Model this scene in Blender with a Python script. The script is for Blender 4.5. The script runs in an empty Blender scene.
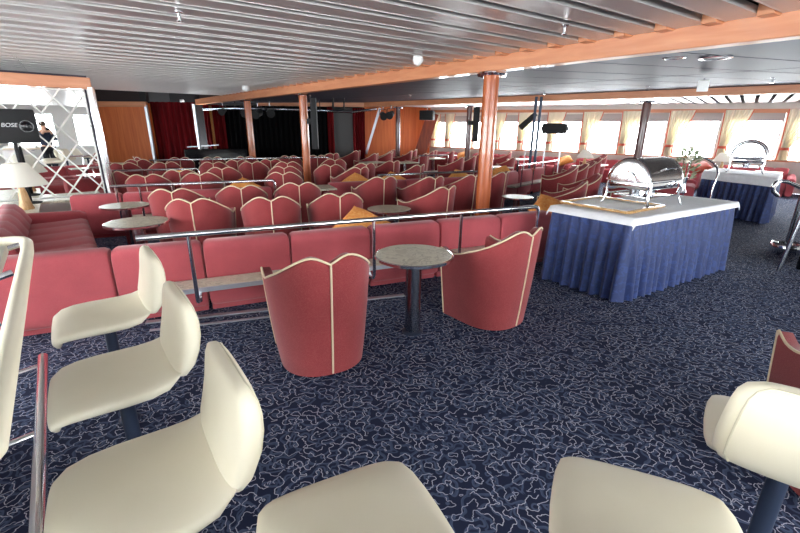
import bpy, bmesh, math, random
from mathutils import Vector, Matrix
random.seed(7)
scene = bpy.context.scene
COL = scene.collection
PI = math.pi
# ------------------------------------------------------------------ camera model
F_PX, TILT, ROLL, EYE = 417.0, math.radians(18.2), math.radians(0.5), 1.6

def ray(px, py):
    x = (px - 400) / F_PX
    y = -(py - 266.5) / F_PX
    c, s = math.cos(ROLL), math.sin(ROLL)
    x, y = x * c - y * s, x * s + y * c
    return Vector((x, math.cos(TILT) + y * math.sin(TILT), -math.sin(TILT) + y * math.cos(TILT)))

def P(px, py, z):
    """point of the room at height z seen at that place of the photograph"""
    r = ray(px, py)
    t = (z - EYE) / r.z
    return Vector((r.x * t, r.y * t, z))

def PD(px, py, Y):
    r = ray(px, py)
    return r * (Y / r.y) + Vector((0, 0, EYE))

def srgb(r, g, b):
    def f(c):
        c /= 255.0
        return c / 12.92 if c <= .04045 else ((c + .055) / 1.055) ** 2.4
    return (f(r), f(g), f(b), 1)

# ------------------------------------------------------------------ materials
def new_mat(name):
    m = bpy.data.materials.new(name)
    m.use_nodes = True
    nt = m.node_tree
    return m, nt, nt.nodes['Principled BSDF']

def N(nt, typ, **kw):
    n = nt.nodes.new(typ)
    for k, v in kw.items():
        if k in n.inputs:
            n.inputs[k].default_value = v
        else:
            setattr(n, k, v)
    return n

def coords(nt, scale=(1, 1, 1), kind='Object', rot=(0, 0, 0)):
    tc = nt.nodes.new('ShaderNodeTexCoord')
    mp = nt.nodes.new('ShaderNodeMapping')
    mp.inputs['Scale'].default_value = scale
    mp.inputs['Rotation'].default_value = rot
    nt.links.new(tc.outputs[kind], mp.inputs['Vector'])
    return mp.outputs['Vector']

def ramp(nt, fac, stops, interp='LINEAR'):
    r = nt.nodes.new('ShaderNodeValToRGB')
    r.color_ramp.interpolation = interp
    el = r.color_ramp.elements
    while len(el) < len(stops):
        el.new(.5)
    for e, (p, c) in zip(el, stops):
        e.position = p
        e.color = c
    nt.links.new(fac, r.inputs['Fac'])
    return r.outputs['Color']

def plain(name, col, rough=.5, metal=0, coat=0, spec=.5):
    m, nt, b = new_mat(name)
    b.inputs['Base Color'].default_value = col
    b.inputs['Roughness'].default_value = rough
    b.inputs['Metallic'].default_value = metal
    b.inputs['Coat Weight'].default_value = coat
    b.inputs['Specular IOR Level'].default_value = spec
    return m

def noisy(name, c1, c2, scale=20, rough=.6, metal=0, bump=0, detail=3, stretch=(1, 1, 1), lo=.35, hi=.65, spec=.5, coat=0, bscale=None):
    m, nt, b = new_mat(name)
    v = coords(nt, stretch)
    n = N(nt, 'ShaderNodeTexNoise', Scale=scale, Detail=detail)
    nt.links.new(v, n.inputs['Vector'])
    nt.links.new(ramp(nt, n.outputs['Fac'], [(lo, c1), (hi, c2)]), b.inputs['Base Color'])
    b.inputs['Roughness'].default_value = rough
    b.inputs['Metallic'].default_value = metal
    b.inputs['Specular IOR Level'].default_value = spec
    b.inputs['Coat Weight'].default_value = coat
    if bump:
        bm_ = nt.nodes.new('ShaderNodeBump')
        bm_.inputs['Strength'].default_value = bump
        bm_.inputs['Distance'].default_value = .004
        src = n
        if bscale:
            src = N(nt, 'ShaderNodeTexNoise', Scale=bscale, Detail=2)
            nt.links.new(v, src.inputs['Vector'])
        nt.links.new(src.outputs['Fac'], bm_.inputs['Height'])
        nt.links.new(bm_.outputs['Normal'], b.inputs['Normal'])
    return m

def fabric(name, base, dot, scale=260):
    m, nt, b = new_mat(name)
    v = coords(nt)
    vo = N(nt, 'ShaderNodeTexVoronoi', Scale=scale)
    nt.links.new(v, vo.inputs['Vector'])
    f = ramp(nt, vo.outputs['Distance'], [(.18, (1, 1, 1, 1)), (.36, (0, 0, 0, 1))])
    ns = N(nt, 'ShaderNodeTexNoise', Scale=5.0, Detail=3)
    nt.links.new(v, ns.inputs['Vector'])
    base2 = tuple(min(1, c * 1.22) for c in base[:3]) + (1,)
    basec = ramp(nt, ns.outputs['Fac'], [(.3, base), (.7, base2)])
    mx = nt.nodes.new('ShaderNodeMixRGB')
    nt.links.new(f, mx.inputs['Fac'])
    nt.links.new(basec, mx.inputs['Color1'])
    mx.inputs['Color2'].default_value = dot
    nt.links.new(mx.outputs['Color'], b.inputs['Base Color'])
    b.inputs['Roughness'].default_value = .92
    b.inputs['Specular IOR Level'].default_value = .2
    b.inputs['Sheen Weight'].default_value = .25
    b.inputs['Sheen Roughness'].default_value = .5
    return m

def wood(name, c1, c2, axis_scale, rough=.35, coat=.2):
    m, nt, b = new_mat(name)
    v = coords(nt, axis_scale)
    n = N(nt, 'ShaderNodeTexNoise', Scale=3.0, Detail=5, Distortion=.6)
    nt.links.new(v, n.inputs['Vector'])
    nt.links.new(ramp(nt, n.outputs['Fac'], [(.3, c1), (.7, c2)]), b.inputs['Base Color'])
    b.inputs['Roughness'].default_value = rough
    b.inputs['Coat Weight'].default_value = coat
    return m

def carpet():
    """navy ground with grey-blue worm outlines and thin white squiggles of even width"""
    m, nt, b = new_mat('navy squiggle carpet')
    v = coords(nt)
    L = nt.links
    def squiggle_group(name, base, warps, off):
        g = bpy.data.node_groups.new(name, 'ShaderNodeTree')
        g.interface.new_socket('Vector', in_out='INPUT', socket_type='NodeSocketVector')
        g.interface.new_socket('Value', in_out='OUTPUT', socket_type='NodeSocketFloat')
        gi = g.nodes.new('NodeGroupInput'); go = g.nodes.new('NodeGroupOutput')
        vec = gi.outputs[0]
        o = g.nodes.new('ShaderNodeVectorMath'); o.operation = 'ADD'
        g.links.new(vec, o.inputs[0]); o.inputs[1].default_value = off
        vec = o.outputs[0]
        for sc, amt in warps:
            n = N(g, 'ShaderNodeTexNoise', Scale=sc, Detail=0)
            g.links.new(vec, n.inputs['Vector'])
            s = g.nodes.new('ShaderNodeVectorMath'); s.operation = 'MULTIPLY_ADD'
            g.links.new(n.outputs['Color'], s.inputs[0]); s.inputs[1].default_value = (amt, amt, amt)
            g.links.new(vec, s.inputs[2])
            vec = s.outputs[0]
        n = N(g, 'ShaderNodeTexNoise', Scale=base, Detail=0)
        g.links.new(vec, n.inputs['Vector']); g.links.new(n.outputs['Fac'], go.inputs[0])
        return g
    def line(g, level, width, eps=.0012):
        def ev(dx, dy):
            n = nt.nodes.new('ShaderNodeGroup'); n.node_tree = g
            if dx or dy:
                a = nt.nodes.new('ShaderNodeVectorMath'); a.operation = 'ADD'
                L.new(v, a.inputs[0]); a.inputs[1].default_value = (dx, dy, 0); L.new(a.outputs[0], n.inputs[0])
            else: L.new(v, n.inputs[0])
            return n.outputs[0]
        def mt(op, x, y=None):
            n = nt.nodes.new('ShaderNodeMath'); n.operation = op
            for i, q in enumerate((x, y)):
                if q is None: continue
                if isinstance(q, (int, float)): n.inputs[i].default_value = q
                else: L.new(q, n.inputs[i])
            return n.outputs[0]
        f0, fx, fy = ev(0, 0), ev(eps, 0), ev(0, eps)
        gx, gy = mt('SUBTRACT', fx, f0), mt('SUBTRACT', fy, f0)
        gr = mt('SQRT', mt('ADD', mt('ADD', mt('MULTIPLY', gx, gx), mt('MULTIPLY', gy, gy)), 1e-7))
        d = mt('MULTIPLY', mt('DIVIDE', mt('ABSOLUTE', mt('SUBTRACT', f0, level)), gr), eps)
        return ramp(nt, mt('DIVIDE', d, width * 2), [(.36, (1, 1, 1, 1)), (.6, (0, 0, 0, 1))])
    gw = squiggle_group('white squiggle', 20, ((60, .018),), (0, 0, 0))
    gg = squiggle_group('grey worm', 17, ((15, .05),), (7.3, 3.1, 0))
    mk = N(nt, 'ShaderNodeTexNoise', Scale=5.5, Detail=0)
    L.new(v, mk.inputs['Vector'])
    mask = ramp(nt, mk.outputs['Fac'], [(.46, (0, 0, 0, 1)), (.48, (1, 1, 1, 1))])
    def mixc(fac, c1, c2, mode='MIX'):
        n = nt.nodes.new('ShaderNodeMixRGB'); n.blend_type = mode
        for i, q in zip(('Fac', 'Color1', 'Color2'), (fac, c1, c2)):
            if isinstance(q, (tuple, int, float)): n.inputs[i].default_value = q
            else: L.new(q, n.inputs[i])
        return n.outputs['Color']
    white = mixc(1.0, line(gw, .5, .0019), mask, 'MULTIPLY')
    gw2 = squiggle_group('white squiggle two', 19, ((58, .018),), (3.7, 9.2, 0))
    mask2 = ramp(nt, mk.outputs['Fac'], [(.46, (1, 1, 1, 1)), (.48, (0, 0, 0, 1))])
    white2 = mixc(1.0, line(gw2, .54, .0017), mask2, 'MULTIPLY')
    grey = line(gg, .5, .0055)
    grey2 = line(gg, .58, .0045)
    c = mixc(grey, srgb(38, 44, 68), srgb(76, 88, 114))
    c = mixc(grey2, c, srgb(66, 78, 104))
    c = mixc(white2, c, srgb(170, 174, 190))
    c = mixc(white, c, srgb(186, 188, 202))
    L.new(c, b.inputs['Base Color'])
    b.inputs['Roughness'].default_value = .95
    b.inputs['Specular IOR Level'].default_value = .15
    bp = nt.nodes.new('ShaderNodeBump'); bp.inputs['Strength'].default_value = .3; bp.inputs['Distance'].default_value = .003
    fz = N(nt, 'ShaderNodeTexNoise', Scale=400, Detail=1)
    L.new(v, fz.inputs['Vector']); L.new(fz.outputs['Fac'], bp.inputs['Height']); L.new(bp.outputs['Normal'], b.inputs['Normal'])
    return m

def marble():
    m, nt, b = new_mat('veined marble')
    v = coords(nt)
    n = N(nt, 'ShaderNodeTexNoise', Scale=6.0, Detail=7, Distortion=1.6)
    nt.links.new(v, n.inputs['Vector'])
    nt.links.new(ramp(nt, n.outputs['Fac'], [(.36, srgb(188, 182, 162)), (.46, srgb(212, 207, 188)), (.5, srgb(164, 157, 138)), (.54, srgb(210, 206, 186)), (.7, srgb(198, 192, 172))]), b.inputs['Base Color'])
    b.inputs['Roughness'].default_value = .32
    return m

def damask():
    m, nt, b = new_mat('blue damask')
    v = coords(nt)
    n = N(nt, 'ShaderNodeTexNoise', Scale=16.0, Detail=2, Distortion=1.2)
    nt.links.new(v, n.inputs['Vector'])
    nt.links.new(ramp(nt, n.outputs['Fac'], [(.52, srgb(22, 44, 98)), (.58, srgb(34, 60, 120))]), b.inputs['Base Color'])
    b.inputs['Roughness'].default_value = .55
    b.inputs['Sheen Weight'].default_value = .3
    return m

def thin_glass():
    m, nt, b = new_mat('window glass')
    out = nt.nodes['Material Output']
    tr = nt.nodes.new('ShaderNodeBsdfTransparent')
    tr.inputs['Color'].default_value = (.97, .98, .98, 1)
    gl = nt.nodes.new('ShaderNodeBsdfGlossy'); gl.inputs['Roughness'].default_value = .02
    fr = nt.nodes.new('ShaderNodeFresnel'); fr.inputs['IOR'].default_value = 1.25
    mx = nt.nodes.new('ShaderNodeMixShader')
    nt.links.new(fr.outputs[0], mx.inputs[0]); nt.links.new(tr.outputs[0], mx.inputs[1]); nt.links.new(gl.outputs[0], mx.inputs[2])
    nt.links.new(mx.outputs[0], out.inputs['Surface'])
    return m

def sheer_cloth(name, col, amt=.3):
    m, nt, b = new_mat(name)
    out = nt.nodes['Material Output']
    b.inputs['Base Color'].default_value = col; b.inputs['Roughness'].default_value = .9
    tl = nt.nodes.new('ShaderNodeBsdfTranslucent'); tl.inputs['Color'].default_value = col
    mx = nt.nodes.new('ShaderNodeMixShader'); mx.inputs[0].default_value = amt
    nt.links.new(b.outputs[0], mx.inputs[1]); nt.links.new(tl.outputs[0], mx.inputs[2]); nt.links.new(mx.outputs[0], out.inputs['Surface'])
    return m

M = dict(
    carpet=carpet(), marble=marble(), damask=damask(), glass=thin_glass(),
    red=fabric('dusty red upholstery', srgb(136, 53, 56), srgb(172, 96, 92)),
    sofa=fabric('rose red sofa upholstery', srgb(174, 79, 86), srgb(188, 104, 106), 300),
    piping=plain('cream piping', srgb(226, 208, 176), .6),
    vinyl=noisy('cream vinyl', srgb(234, 225, 200), srgb(239, 231, 208), 3, .45, bump=.05, spec=.3, bscale=300),
    welt=plain('vinyl welt', srgb(212, 204, 178), .45),
    post=plain('dark blue grey painted steel', srgb(44, 54, 74), .4, .3),
    chrome=plain('chrome', (.82, .83, .86, 1), .12, 1),
    columnbacklit=wood('backlit wood column', srgb(70, 36, 34), srgb(98, 56, 52), (7, 7, .4), .25, .3),  # darker copy of the column wood, backlight shade put into the colour
    steel=noisy('brushed steel', srgb(150, 154, 162), srgb(176, 180, 188), 60, .2, 1),
    alu=plain('aluminium trim', srgb(205, 210, 216), .35, .8),
    beam=wood('orange beech trim', srgb(198, 126, 88), srgb(212, 146, 106), (.6, .6, 6), .4),
    panel=wood('orange veneer panelling', srgb(186, 84, 32), srgb(212, 114, 52), (5, 5, .25), .5, 0),
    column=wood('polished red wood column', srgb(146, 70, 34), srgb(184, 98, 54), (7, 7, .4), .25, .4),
    slat=plain('satin metal ceiling slat', srgb(212, 208, 206), .34, .55),
    slatwhite=plain('white ceiling slat', srgb(224, 222, 224), .4, .1),
    void=plain('dark ceiling void', srgb(44, 30, 30), .8),
    ceilpanel=plain('grey violet ceiling panel', srgb(72, 67, 80), .55, 0, 0, .25),
    wallwhite=plain('white wall paint', srgb(226, 222, 214), .6),
    wallgrey=plain('grey wall panel', srgb(92, 92, 92), .6),
    black=plain('black matte', srgb(14, 14, 17), .7),
    blackgloss=plain('black lacquer', srgb(10, 10, 14), .2),
    drape=noisy('black stage drape', srgb(6, 6, 8), srgb(14, 14, 16), 9, .95, stretch=(1, 1, .1), spec=.1),
    redcurtain=noisy('red velvet curtain', srgb(84, 8, 14), srgb(124, 16, 24), 12, .9, stretch=(1, 1, .1), spec=.2),
    cream=sheer_cloth('cream curtain cloth', srgb(252, 247, 230), .24),
    coral=sheer_cloth('coral curtain edging', srgb(214, 112, 88), .15),
    blind=sheer_cloth('grey roller blind', srgb(176, 172, 170), .12),
    cloth=noisy('white table linen', srgb(242, 242, 244), srgb(250, 250, 252), 14, .8, bump=.1),
    gold=wood('pale gilt wood', srgb(150, 108, 56), srgb(196, 152, 92), (9, 9, 9), .35),
    paper=plain('pale print', srgb(216, 216, 210), .5),
    orange=noisy('orange cushion cloth', srgb(238, 146, 66), srgb(250, 180, 104), 40, .85),
    shade=sheer_cloth('ivory lampshade', srgb(252, 250, 242), .35),
    lampwood=wood('turned pale wood', srgb(176, 132, 84), srgb(214, 176, 128), (20, 20, 2), .5),
    mirror=plain('mirror glass', (.93, .94, .94, 1), .01, 1),
    lattice=plain('white lattice strip', srgb(228, 226, 220), .5),
    whiteplastic=plain('white plastic', srgb(230, 230, 228), .45),
    counter=noisy('white counter laminate', srgb(214, 214, 206), srgb(226, 226, 220), 8, .35),
    leaf=noisy('dusty green leaves', srgb(104, 120, 92), srgb(168, 172, 140), 30, .7),
    petal=plain('cream petals', srgb(232, 222, 206), .7),
    rust=plain('rust red leaf', srgb(160, 58, 34), .7),
    skin=plain('skin', srgb(206, 158, 132), .6),
    hair=plain('brown hair', srgb(70, 50, 36), .8),
    jacket=plain('dark blue jacket', srgb(34, 44, 66), .8),
    trousers=plain('dark trousers', srgb(30, 32, 40), .8),
    white=plain('white lettering', srgb(226, 226, 226), .5),
    pan=plain('chrome lid with painted reflection', srgb(128, 120, 116), .24, .85),  # chrome lid, reflection of the dark ceiling put into its colour
)

# ------------------------------------------------------------------ mesh helpers
class MB:
    def __init__(s): s.v = []; s.f = []
    def add(s, v, f):
        o = len(s.v)
        s.v += [tuple(p) for p in v]
        s.f += [tuple(i + o for i in q) for q in f]
        return s
    def box(s, cx, cy, cz, sx, sy, sz, rz=0.0, tilt=None):
        m = Matrix.Rotation(rz, 3, 'Z')
        if tilt is not None: m = m @ tilt
        v = [m @ Vector((x * sx / 2, y * sy / 2, z * sz / 2)) + Vector((cx, cy, cz)) for x in (-1, 1) for y in (-1, 1) for z in (-1, 1)]
        return s.add(v, [(0, 1, 3, 2), (4, 6, 7, 5), (0, 4, 5, 1), (2, 3, 7, 6), (0, 2, 6, 4), (1, 5, 7, 3)])
    def bar(s, a, b, w, h, up=(0, 0, 1)):
        """rectangular bar from a to b, w sideways, h along up, centred"""
        a, b = Vector(a), Vector(b)
        d = (b - a).normalized(); u = Vector(up)
        side = d.cross(u).normalized(); u = side.cross(d).normalized()
        v = [p + side * (x * w / 2) + u * (z * h / 2) for p in (a, b) for x in (-1, 1) for z in (-1, 1)]
        return s.add(v, [(0, 1, 3, 2), (4, 6, 7, 5), (0, 4, 5, 1), (2, 3, 7, 6), (0, 2, 6, 4), (1, 5, 7, 3)])
    def tube(s, pts, r, seg=10, cap=True):
        pts = [Vector(p) for p in pts]
        rr = r if isinstance(r, (list, tuple)) else [r] * len(pts)
        n = len(pts); rings = []; prev = None
        for i, p in enumerate(pts):
            t = ((pts[min(i + 1, n - 1)] - p).normalized() + (p - pts[max(i - 1, 0)]).normalized())
            t = t.normalized() if t.length > 1e-9 else Vector((0, 0, 1))
            if prev is None:
                a = Vector((0, 0, 1)) if abs(t.z) < .9 else Vector((1, 0, 0))
                u = t.cross(a).normalized()
            else:
                u = (prev - t * prev.dot(t)).normalized()
            prev = u; w = t.cross(u)
            rings.append([p + (u * math.cos(2 * PI * k / seg) + w * math.sin(2 * PI * k / seg)) * rr[i] for k in range(seg)])
        return s.loft(rings, cap)
    def loft(s, rings, cap=True, closed=True):
        k = len(rings[0]); v = [p for r in rings for p in r]; f = []
        for i in range(len(rings) - 1):
            for j in range(k if closed else k - 1):
                a, b = i * k + j, i * k + (j + 1) % k
                f.append((a, b, b + k, a + k))
        if cap and closed:
            f.append(tuple(range(k - 1, -1, -1))); o = (len(rings) - 1) * k
            f.append(tuple(range(o, o + k)))
        return s.add(v, f)
    def lathe(s, prof, cx=0, cy=0, cz=0, seg=24):
        rings = [[(cx + r * math.cos(2 * PI * k / seg), cy + r * math.sin(2 * PI * k / seg), cz + z) for k in range(seg)] for r, z in prof]
        return s.loft(rings, True)
    def prism(s, poly, z0, z1):
        n = len(poly)
        v = [(x, y, z0) for x, y in poly] + [(x, y, z1) for x, y in poly]
        f = [tuple(range(n - 1, -1, -1)), tuple(range(n, 2 * n))] + [(i, (i + 1) % n, n + (i + 1) % n, n + i) for i in range(n)]
        return s.add(v, f)
    def pad(s, st, seg=20, p=2.6):
        """stations (centre, side vector*halfwidth, normal vector*halfthickness): superellipse sections"""
        rings = []
        for c, a, b in st:
            c, a, b = Vector(c), Vector(a), Vector(b); ring = []
            for k in range(seg):
                t = 2 * PI * k / seg; co, si = math.cos(t), math.sin(t)
                ring.append(c + a * math.copysign(abs(co) ** (2 / p), co) + b * math.copysign(abs(si) ** (2 / p), si))
            rings.append(ring)
        return s.loft(rings, True)
    def sheet(s, grid, th):
        """grid of points (rows of equal length) given thickness th along y-ish normals"""
        R, C = len(grid), len(grid[0]); g = [[Vector(p) for p in r] for r in grid]; nn = []
        for i in range(R):
            for j in range(C):
                du = g[i][min(j + 1, C - 1)] - g[i][max(j - 1, 0)]; dv = g[min(i + 1, R - 1)][j] - g[max(i - 1, 0)][j]
                n = du.cross(dv); nn.append(n.normalized() if n.length > 1e-12 else Vector((0, 0, 1)))
        flat = [p for r in g for p in r]
        v = [p + n * th / 2 for p, n in zip(flat, nn)] + [p - n * th / 2 for p, n in zip(flat, nn)]
        f = []; o = R * C
        for i in range(R - 1):
            for j in range(C - 1):
                a, b, c, d = i * C + j, i * C + j + 1, (i + 1) * C + j + 1, (i + 1) * C + j
                f += [(a, b, c, d), (a + o, d + o, c + o, b + o)]
        edge = [(0, j) for j in range(C)] + [(i, C - 1) for i in range(1, R)] + [(R - 1, j) for j in range(C - 2, -1, -1)] + [(i, 0) for i in range(R - 2, 0, -1)]
        idx = [i * C + j for i, j in edge]
        for a, b in zip(idx, idx[1:] + idx[:1]):
            f.append((a, a + o, b + o, b))
        return s.add(v, f)
    def build(s, name, mat, parent=None, smooth=True, bevel=0, bseg=2, angle=40, sub=0):
        me = bpy.data.meshes.new(name)
        me.from_pydata(s.v, [], s.f)
        me.materials.append(mat if not isinstance(mat, str) else M[mat])
        bm = bmesh.new(); bm.from_mesh(me)
        bmesh.ops.recalc_face_normals(bm, faces=bm.faces)
        if bevel:
            es = [e for e in bm.edges if len(e.link_faces) == 2 and e.calc_face_angle(0) > .6]
            bmesh.ops.bevel(bm, geom=es, offset=bevel, segments=bseg, profile=.5, affect='EDGES', clamp_overlap=True)
        bm.to_mesh(me); bm.free()
        if smooth:
            me.polygons.foreach_set('use_smooth', [True] * len(me.polygons))
            try: me.set_sharp_from_angle(angle=math.radians(angle))
            except Exception: pass
        o = bpy.data.objects.new(name, me)
        COL.objects.link(o)
        if parent: o.parent = parent
        if sub:
            md = o.modifiers.new('smooth', 'SUBSURF'); md.levels = sub; md.render_levels = sub
        return o

def tag(o, label=None, cat=None, group=None, kind=None):
    if label: o['label'] = label
    if cat: o['category'] = cat
    if group: o['group'] = group
    if kind: o['kind'] = kind
    return o

def thing(name, label, cat, loc=(0, 0, 0), rz=0.0, group=None):
    o = bpy.data.objects.new(name, None)
    o.empty_display_size = .1
    COL.objects.link(o)
    o.location = loc; o.rotation_euler = (0, 0, rz)
    return tag(o, label, cat, group)

def copy_tree(o, parent=None):
    c = o.copy(); COL.objects.link(c)
    if parent: c.parent = parent
    for ch in list(o.children): copy_tree(ch, c)
    return c

class Kind:
    """first placed instance is the built one, later ones are copies"""
    def __init__(s, make): s.make = make; s.src = None
    def put(s, loc, rz, label, group=None, scale=1.0):
        if s.src is None:
            s.src = s.make(); o = s.src
        else:
            o = copy_tree(s.src)
        o.location = loc; o.rotation_euler = (0, 0, rz); o.scale = (scale,) * 3
        o['label'] = label
        if group: o['group'] = group
        elif 'group' in o: del o['group']
        return o

def struct(o, cat=None):
    o['kind'] = 'structure'; return o

def lerp(a, b, t): return a + (b - a) * t
def cr(pts, t):
    """smooth interpolation of (t, v) pairs"""
    for (a, va), (b, vb) in zip(pts, pts[1:]):
        if t <= b:
            u = (t - a) / (b - a); u = u * u * (3 - 2 * u); return lerp(va, vb, u)
    return pts[-1][1]

ORD = ['first', 'second', 'third', 'fourth', 'fifth', 'sixth', 'seventh', 'eighth', 'ninth', 'tenth', 'eleventh', 'twelfth', 'thirteenth', 'fourteenth', 'fifteenth', 'sixteenth']
# ------------------------------------------------------------------ the room
FA = Vector((-.62, .785))            # forward along the deck
OF = Vector((.785, .62))             # to starboard
def FO(s, o): return Vector((FA.x * s + OF.x * o, FA.y * s + OF.y * o))
def zc(x, y): return 2.22 + .0125 * max(-3, -.62 * x + .785 * y)

W0 = Vector((1.3, 19.8)); WD = Vector((.758, -.652)); WN = Vector((.652, .758))
BR = Vector((16.5, 6.7)); BL = Vector((-.43, -6.71)); LF = BL + FA * 22.3
FL = Vector((-10.9, 15.0))
bpoly = [tuple(p) for p in (BL, BR, W0, FL, LF)]
struct(MB().prism(bpoly, -.12, 0).build('floor', 'carpet', smooth=False))

def wall(name, A, B, openings, z0, z1, zt, mat, out, th=.16):
    """wall from A to B with window openings (s0, s1) between heights z0 and z1"""
    A, B = Vector(A), Vector(B); L = (B - A).length; d = (B - A) / L; o = Vector(out); mb = MB()
    def blk(s0, s1, za, zb):
        if s1 - s0 > .005 and zb > za:
            c = A + d * ((s0 + s1) / 2) + o * (th / 2)
            mb.box(c.x, c.y, (za + zb) / 2, s1 - s0, th, zb - za, math.atan2(d.y, d.x))
    if not openings: blk(0, L, 0, zt)
    else:
        blk(0, L, 0, z0); blk(0, L, z1, zt); s = 0
        for a, b in openings:
            blk(s, a, z0, z1); s = b
        blk(s, L, z0, z1)
    return struct(mb.build(name, mat, smooth=False))

WIN = [0]
def window(A, d, out, s0, s1, z0, z1, blind=.26):
    WIN[0] += 1
    A, d, o = Vector(A), Vector(d), Vector(out); rz = math.atan2(d.y, d.x); mb = MB(); q = .05
    def at(s, k): return A + d * s + o * k
    for (a, b, za, zb) in ((s0, s1, z0, z0 + q), (s0, s1, z1 - q, z1), (s0, s0 + q, z0 + q, z1 - q), (s1 - q, s1, z0 + q, z1 - q)):
        c = at((a + b) / 2, .09); mb.box(c.x, c.y, (za + zb) / 2, b - a, .08, zb - za, rz)
    w = struct(mb.build('window_%d' % WIN[0], 'whiteplastic', smooth=False))
    c = at((s0 + s1) / 2, .1)
    MB().box(c.x, c.y, (z0 + z1) / 2, s1 - s0 - 2 * q, .008, z1 - z0 - 2 * q, rz).build('pane', 'glass', w, smooth=False)
    if blind:
        c = at((s0 + s1) / 2, .02)
        MB().box(c.x, c.y, z1 - blind / 2, s1 - s0 - .03, .012, blind, rz).build('roller_blind', 'blind', w, smooth=False)
    a, b = at(s0 + q, .2), at(s1 - q, .2)
    return (at((s0 + s1) / 2, .22), (z0 + z1) / 2, s1 - s0, z1 - z0, o)

PORT = []
PILL = [.15, .95, 2.1, 3.35, 4.35, 5.5, 6.75, 8.0, 9.35, 10.7, 12.08, 13.45, 14.8, 16.15, 17.5, 18.85]
ops = [(a + .12, b - .1) for a, b in zip(PILL, PILL[1:])]
wr_end = W0 + WD * 20.05
wall('wall_right', W0, wr_end, ops, .84, 2.16, 3.2, 'wallwhite', WN)
for a, b in ops: PORT.append(window(W0, WD, WN, a, b, .84, 2.16))
# back wall with wide windows and left wall with windows
bd = (BR - BL).normalized(); bn = Vector((bd.y, -bd.x))
bops = [(1.2 + k * 2.2, 1.2 + k * 2.2 + 1.6) for k in range(5)]
wall('wall_back', BL, BR, bops, .8, 2.1, 3.2, 'wallwhite', bn)
for a, b in bops: PORT.append(window(BL, bd, bn, a, b, .8, 2.1, 0))
ld = FA.normalized(); ln = Vector((-ld.y, ld.x))
lops = [(1.0 + k * 1.75, 1.0 + k * 1.75 + 1.35) for k in range(2, 10)]
wall('wall_left', BL, LF, lops, .8, 2.1, 3.2, 'wallwhite', ln)
for a, b in lops: PORT.append(window(BL, ld, ln, a, b, .8, 2.1, 0))

# front end: veneer panel, recessed stage, slanting veneer wall
T90, T145 = PD(86, 103, 15.0).xy, PD(146, 104, 14.8).xy
wall('wall_front', LF, FL, None, 0, 0, 3.2, 'void', (-.5, .8))
mb = MB().bar((T90.x - 1.2, T90.y + .12, 1.18), (T145.x, T145.y + .12, 1.18), .2, 2.36)
struct(mb.build('wall_front_panelled', M['panel'], smooth=False))
struct(MB().bar((T90.x - 1.6, T90.y + .14, 2.78), (T145.x, T145.y + .14, 2.78), .16, .84).build('wall_front_head', 'void', smooth=False))
tz = zc(*T145) - .02
struct(MB().bar((T90.x - 1.2, T90.y - .02, tz - .09), (T145.x + .03, T145.y - .02, tz - .09), .14, .16).build('trim_1', 'beam', smooth=False, bevel=.01))
struct(MB().bar((T145.x, T145.y - .03, 0), (T145.x, T145.y - .03, 2.3), .09, .09, (0, 1, 0)).build('trim_2', 'alu', smooth=False, bevel=.01))
SB0, SB1, SB2 = Vector((-9.0, 17.4)), Vector((-1.3, 18.9)), Vector((-1.3, 18.4))
struct(MB().prism([(T145.x, T145.y + .05), (T145.x - .2, T145.y + .05), (SB0.x - .3, SB0.y), (SB0.x, SB0.y)], 0, 3.2).build('wall_stage_side', 'black', smooth=False))
struct(MB().prism([(SB0.x - .3, SB0.y), (SB0.x - .3, SB0.y + .15), (SB1.x, SB1.y + .15), (SB1.x, SB1.y)], 0, 3.2).build('wall_stage_back', 'black', smooth=False))
# slanting veneer wall right of the stage, running to the window corner
V0 = PD(364, 112, 18.3); V1 = W0 + WN * .05
struct(MB().prism([(V0.x, V0.y), (V0.x, V0.y + .2), (V1.x + .05, V1.y + .2), (V1.x + .05, V1.y)], 0, 3.2).build('wall_front_veneer', 'panel', smooth=False))
a, b = PD(366, 154, 18.15), PD(380, 108, 18.15)
struct(MB().bar(a, b, .1, .1, (0, 1, 0)).build('trim_3', 'alu', smooth=False, bevel=.01))
a, b = PD(418, 160, 18.9), PD(433, 113, 19.2)
struct(MB().bar(a, b, .5, .06, (0, 1, 0)).build('trim_4', wood('dark veneer strip', srgb(120, 46, 20), srgb(150, 66, 30), (5, 5, .3)), smooth=False))

# beams
B1a, B1b = Vector((2.84, 3.34)), Vector((-4.46, 12.93)); b1 = (B1b - B1a).normalized()
B2a, B2b = Vector((7.01, 7.94)), Vector((-1.39, 17.0)); b2 = (B2b - B2a).normalized()
def beam(name, P0, P1, w, h, dz=0):
    mb = MB(); P0, P1 = Vector(P0), Vector(P1)
    z0, z1 = zc(*P0) + h / 2 + dz, zc(*P1) + h / 2 + dz
    return struct(mb.bar((P0.x, P0.y, z0), (P1.x, P1.y, z1), w, h).build(name, 'beam', smooth=False, bevel=.008))
beam('trim_5', B1a - b1 * 5.5, B1a + b1 * 18.6, .16, .2)
beam('trim_6', B2a - b2 * 8.0, B2b, .16, .17)
hd = PD(258, 100, 16.6); hz = zc(B2b.x, B2b.y)
struct(MB().bar((B2b.x + .05, B2b.y, hz + .085), (hd.x, hd.y, hz + .085), .16, .17).build('trim_7', 'beam', smooth=False, bevel=.008))
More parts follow.
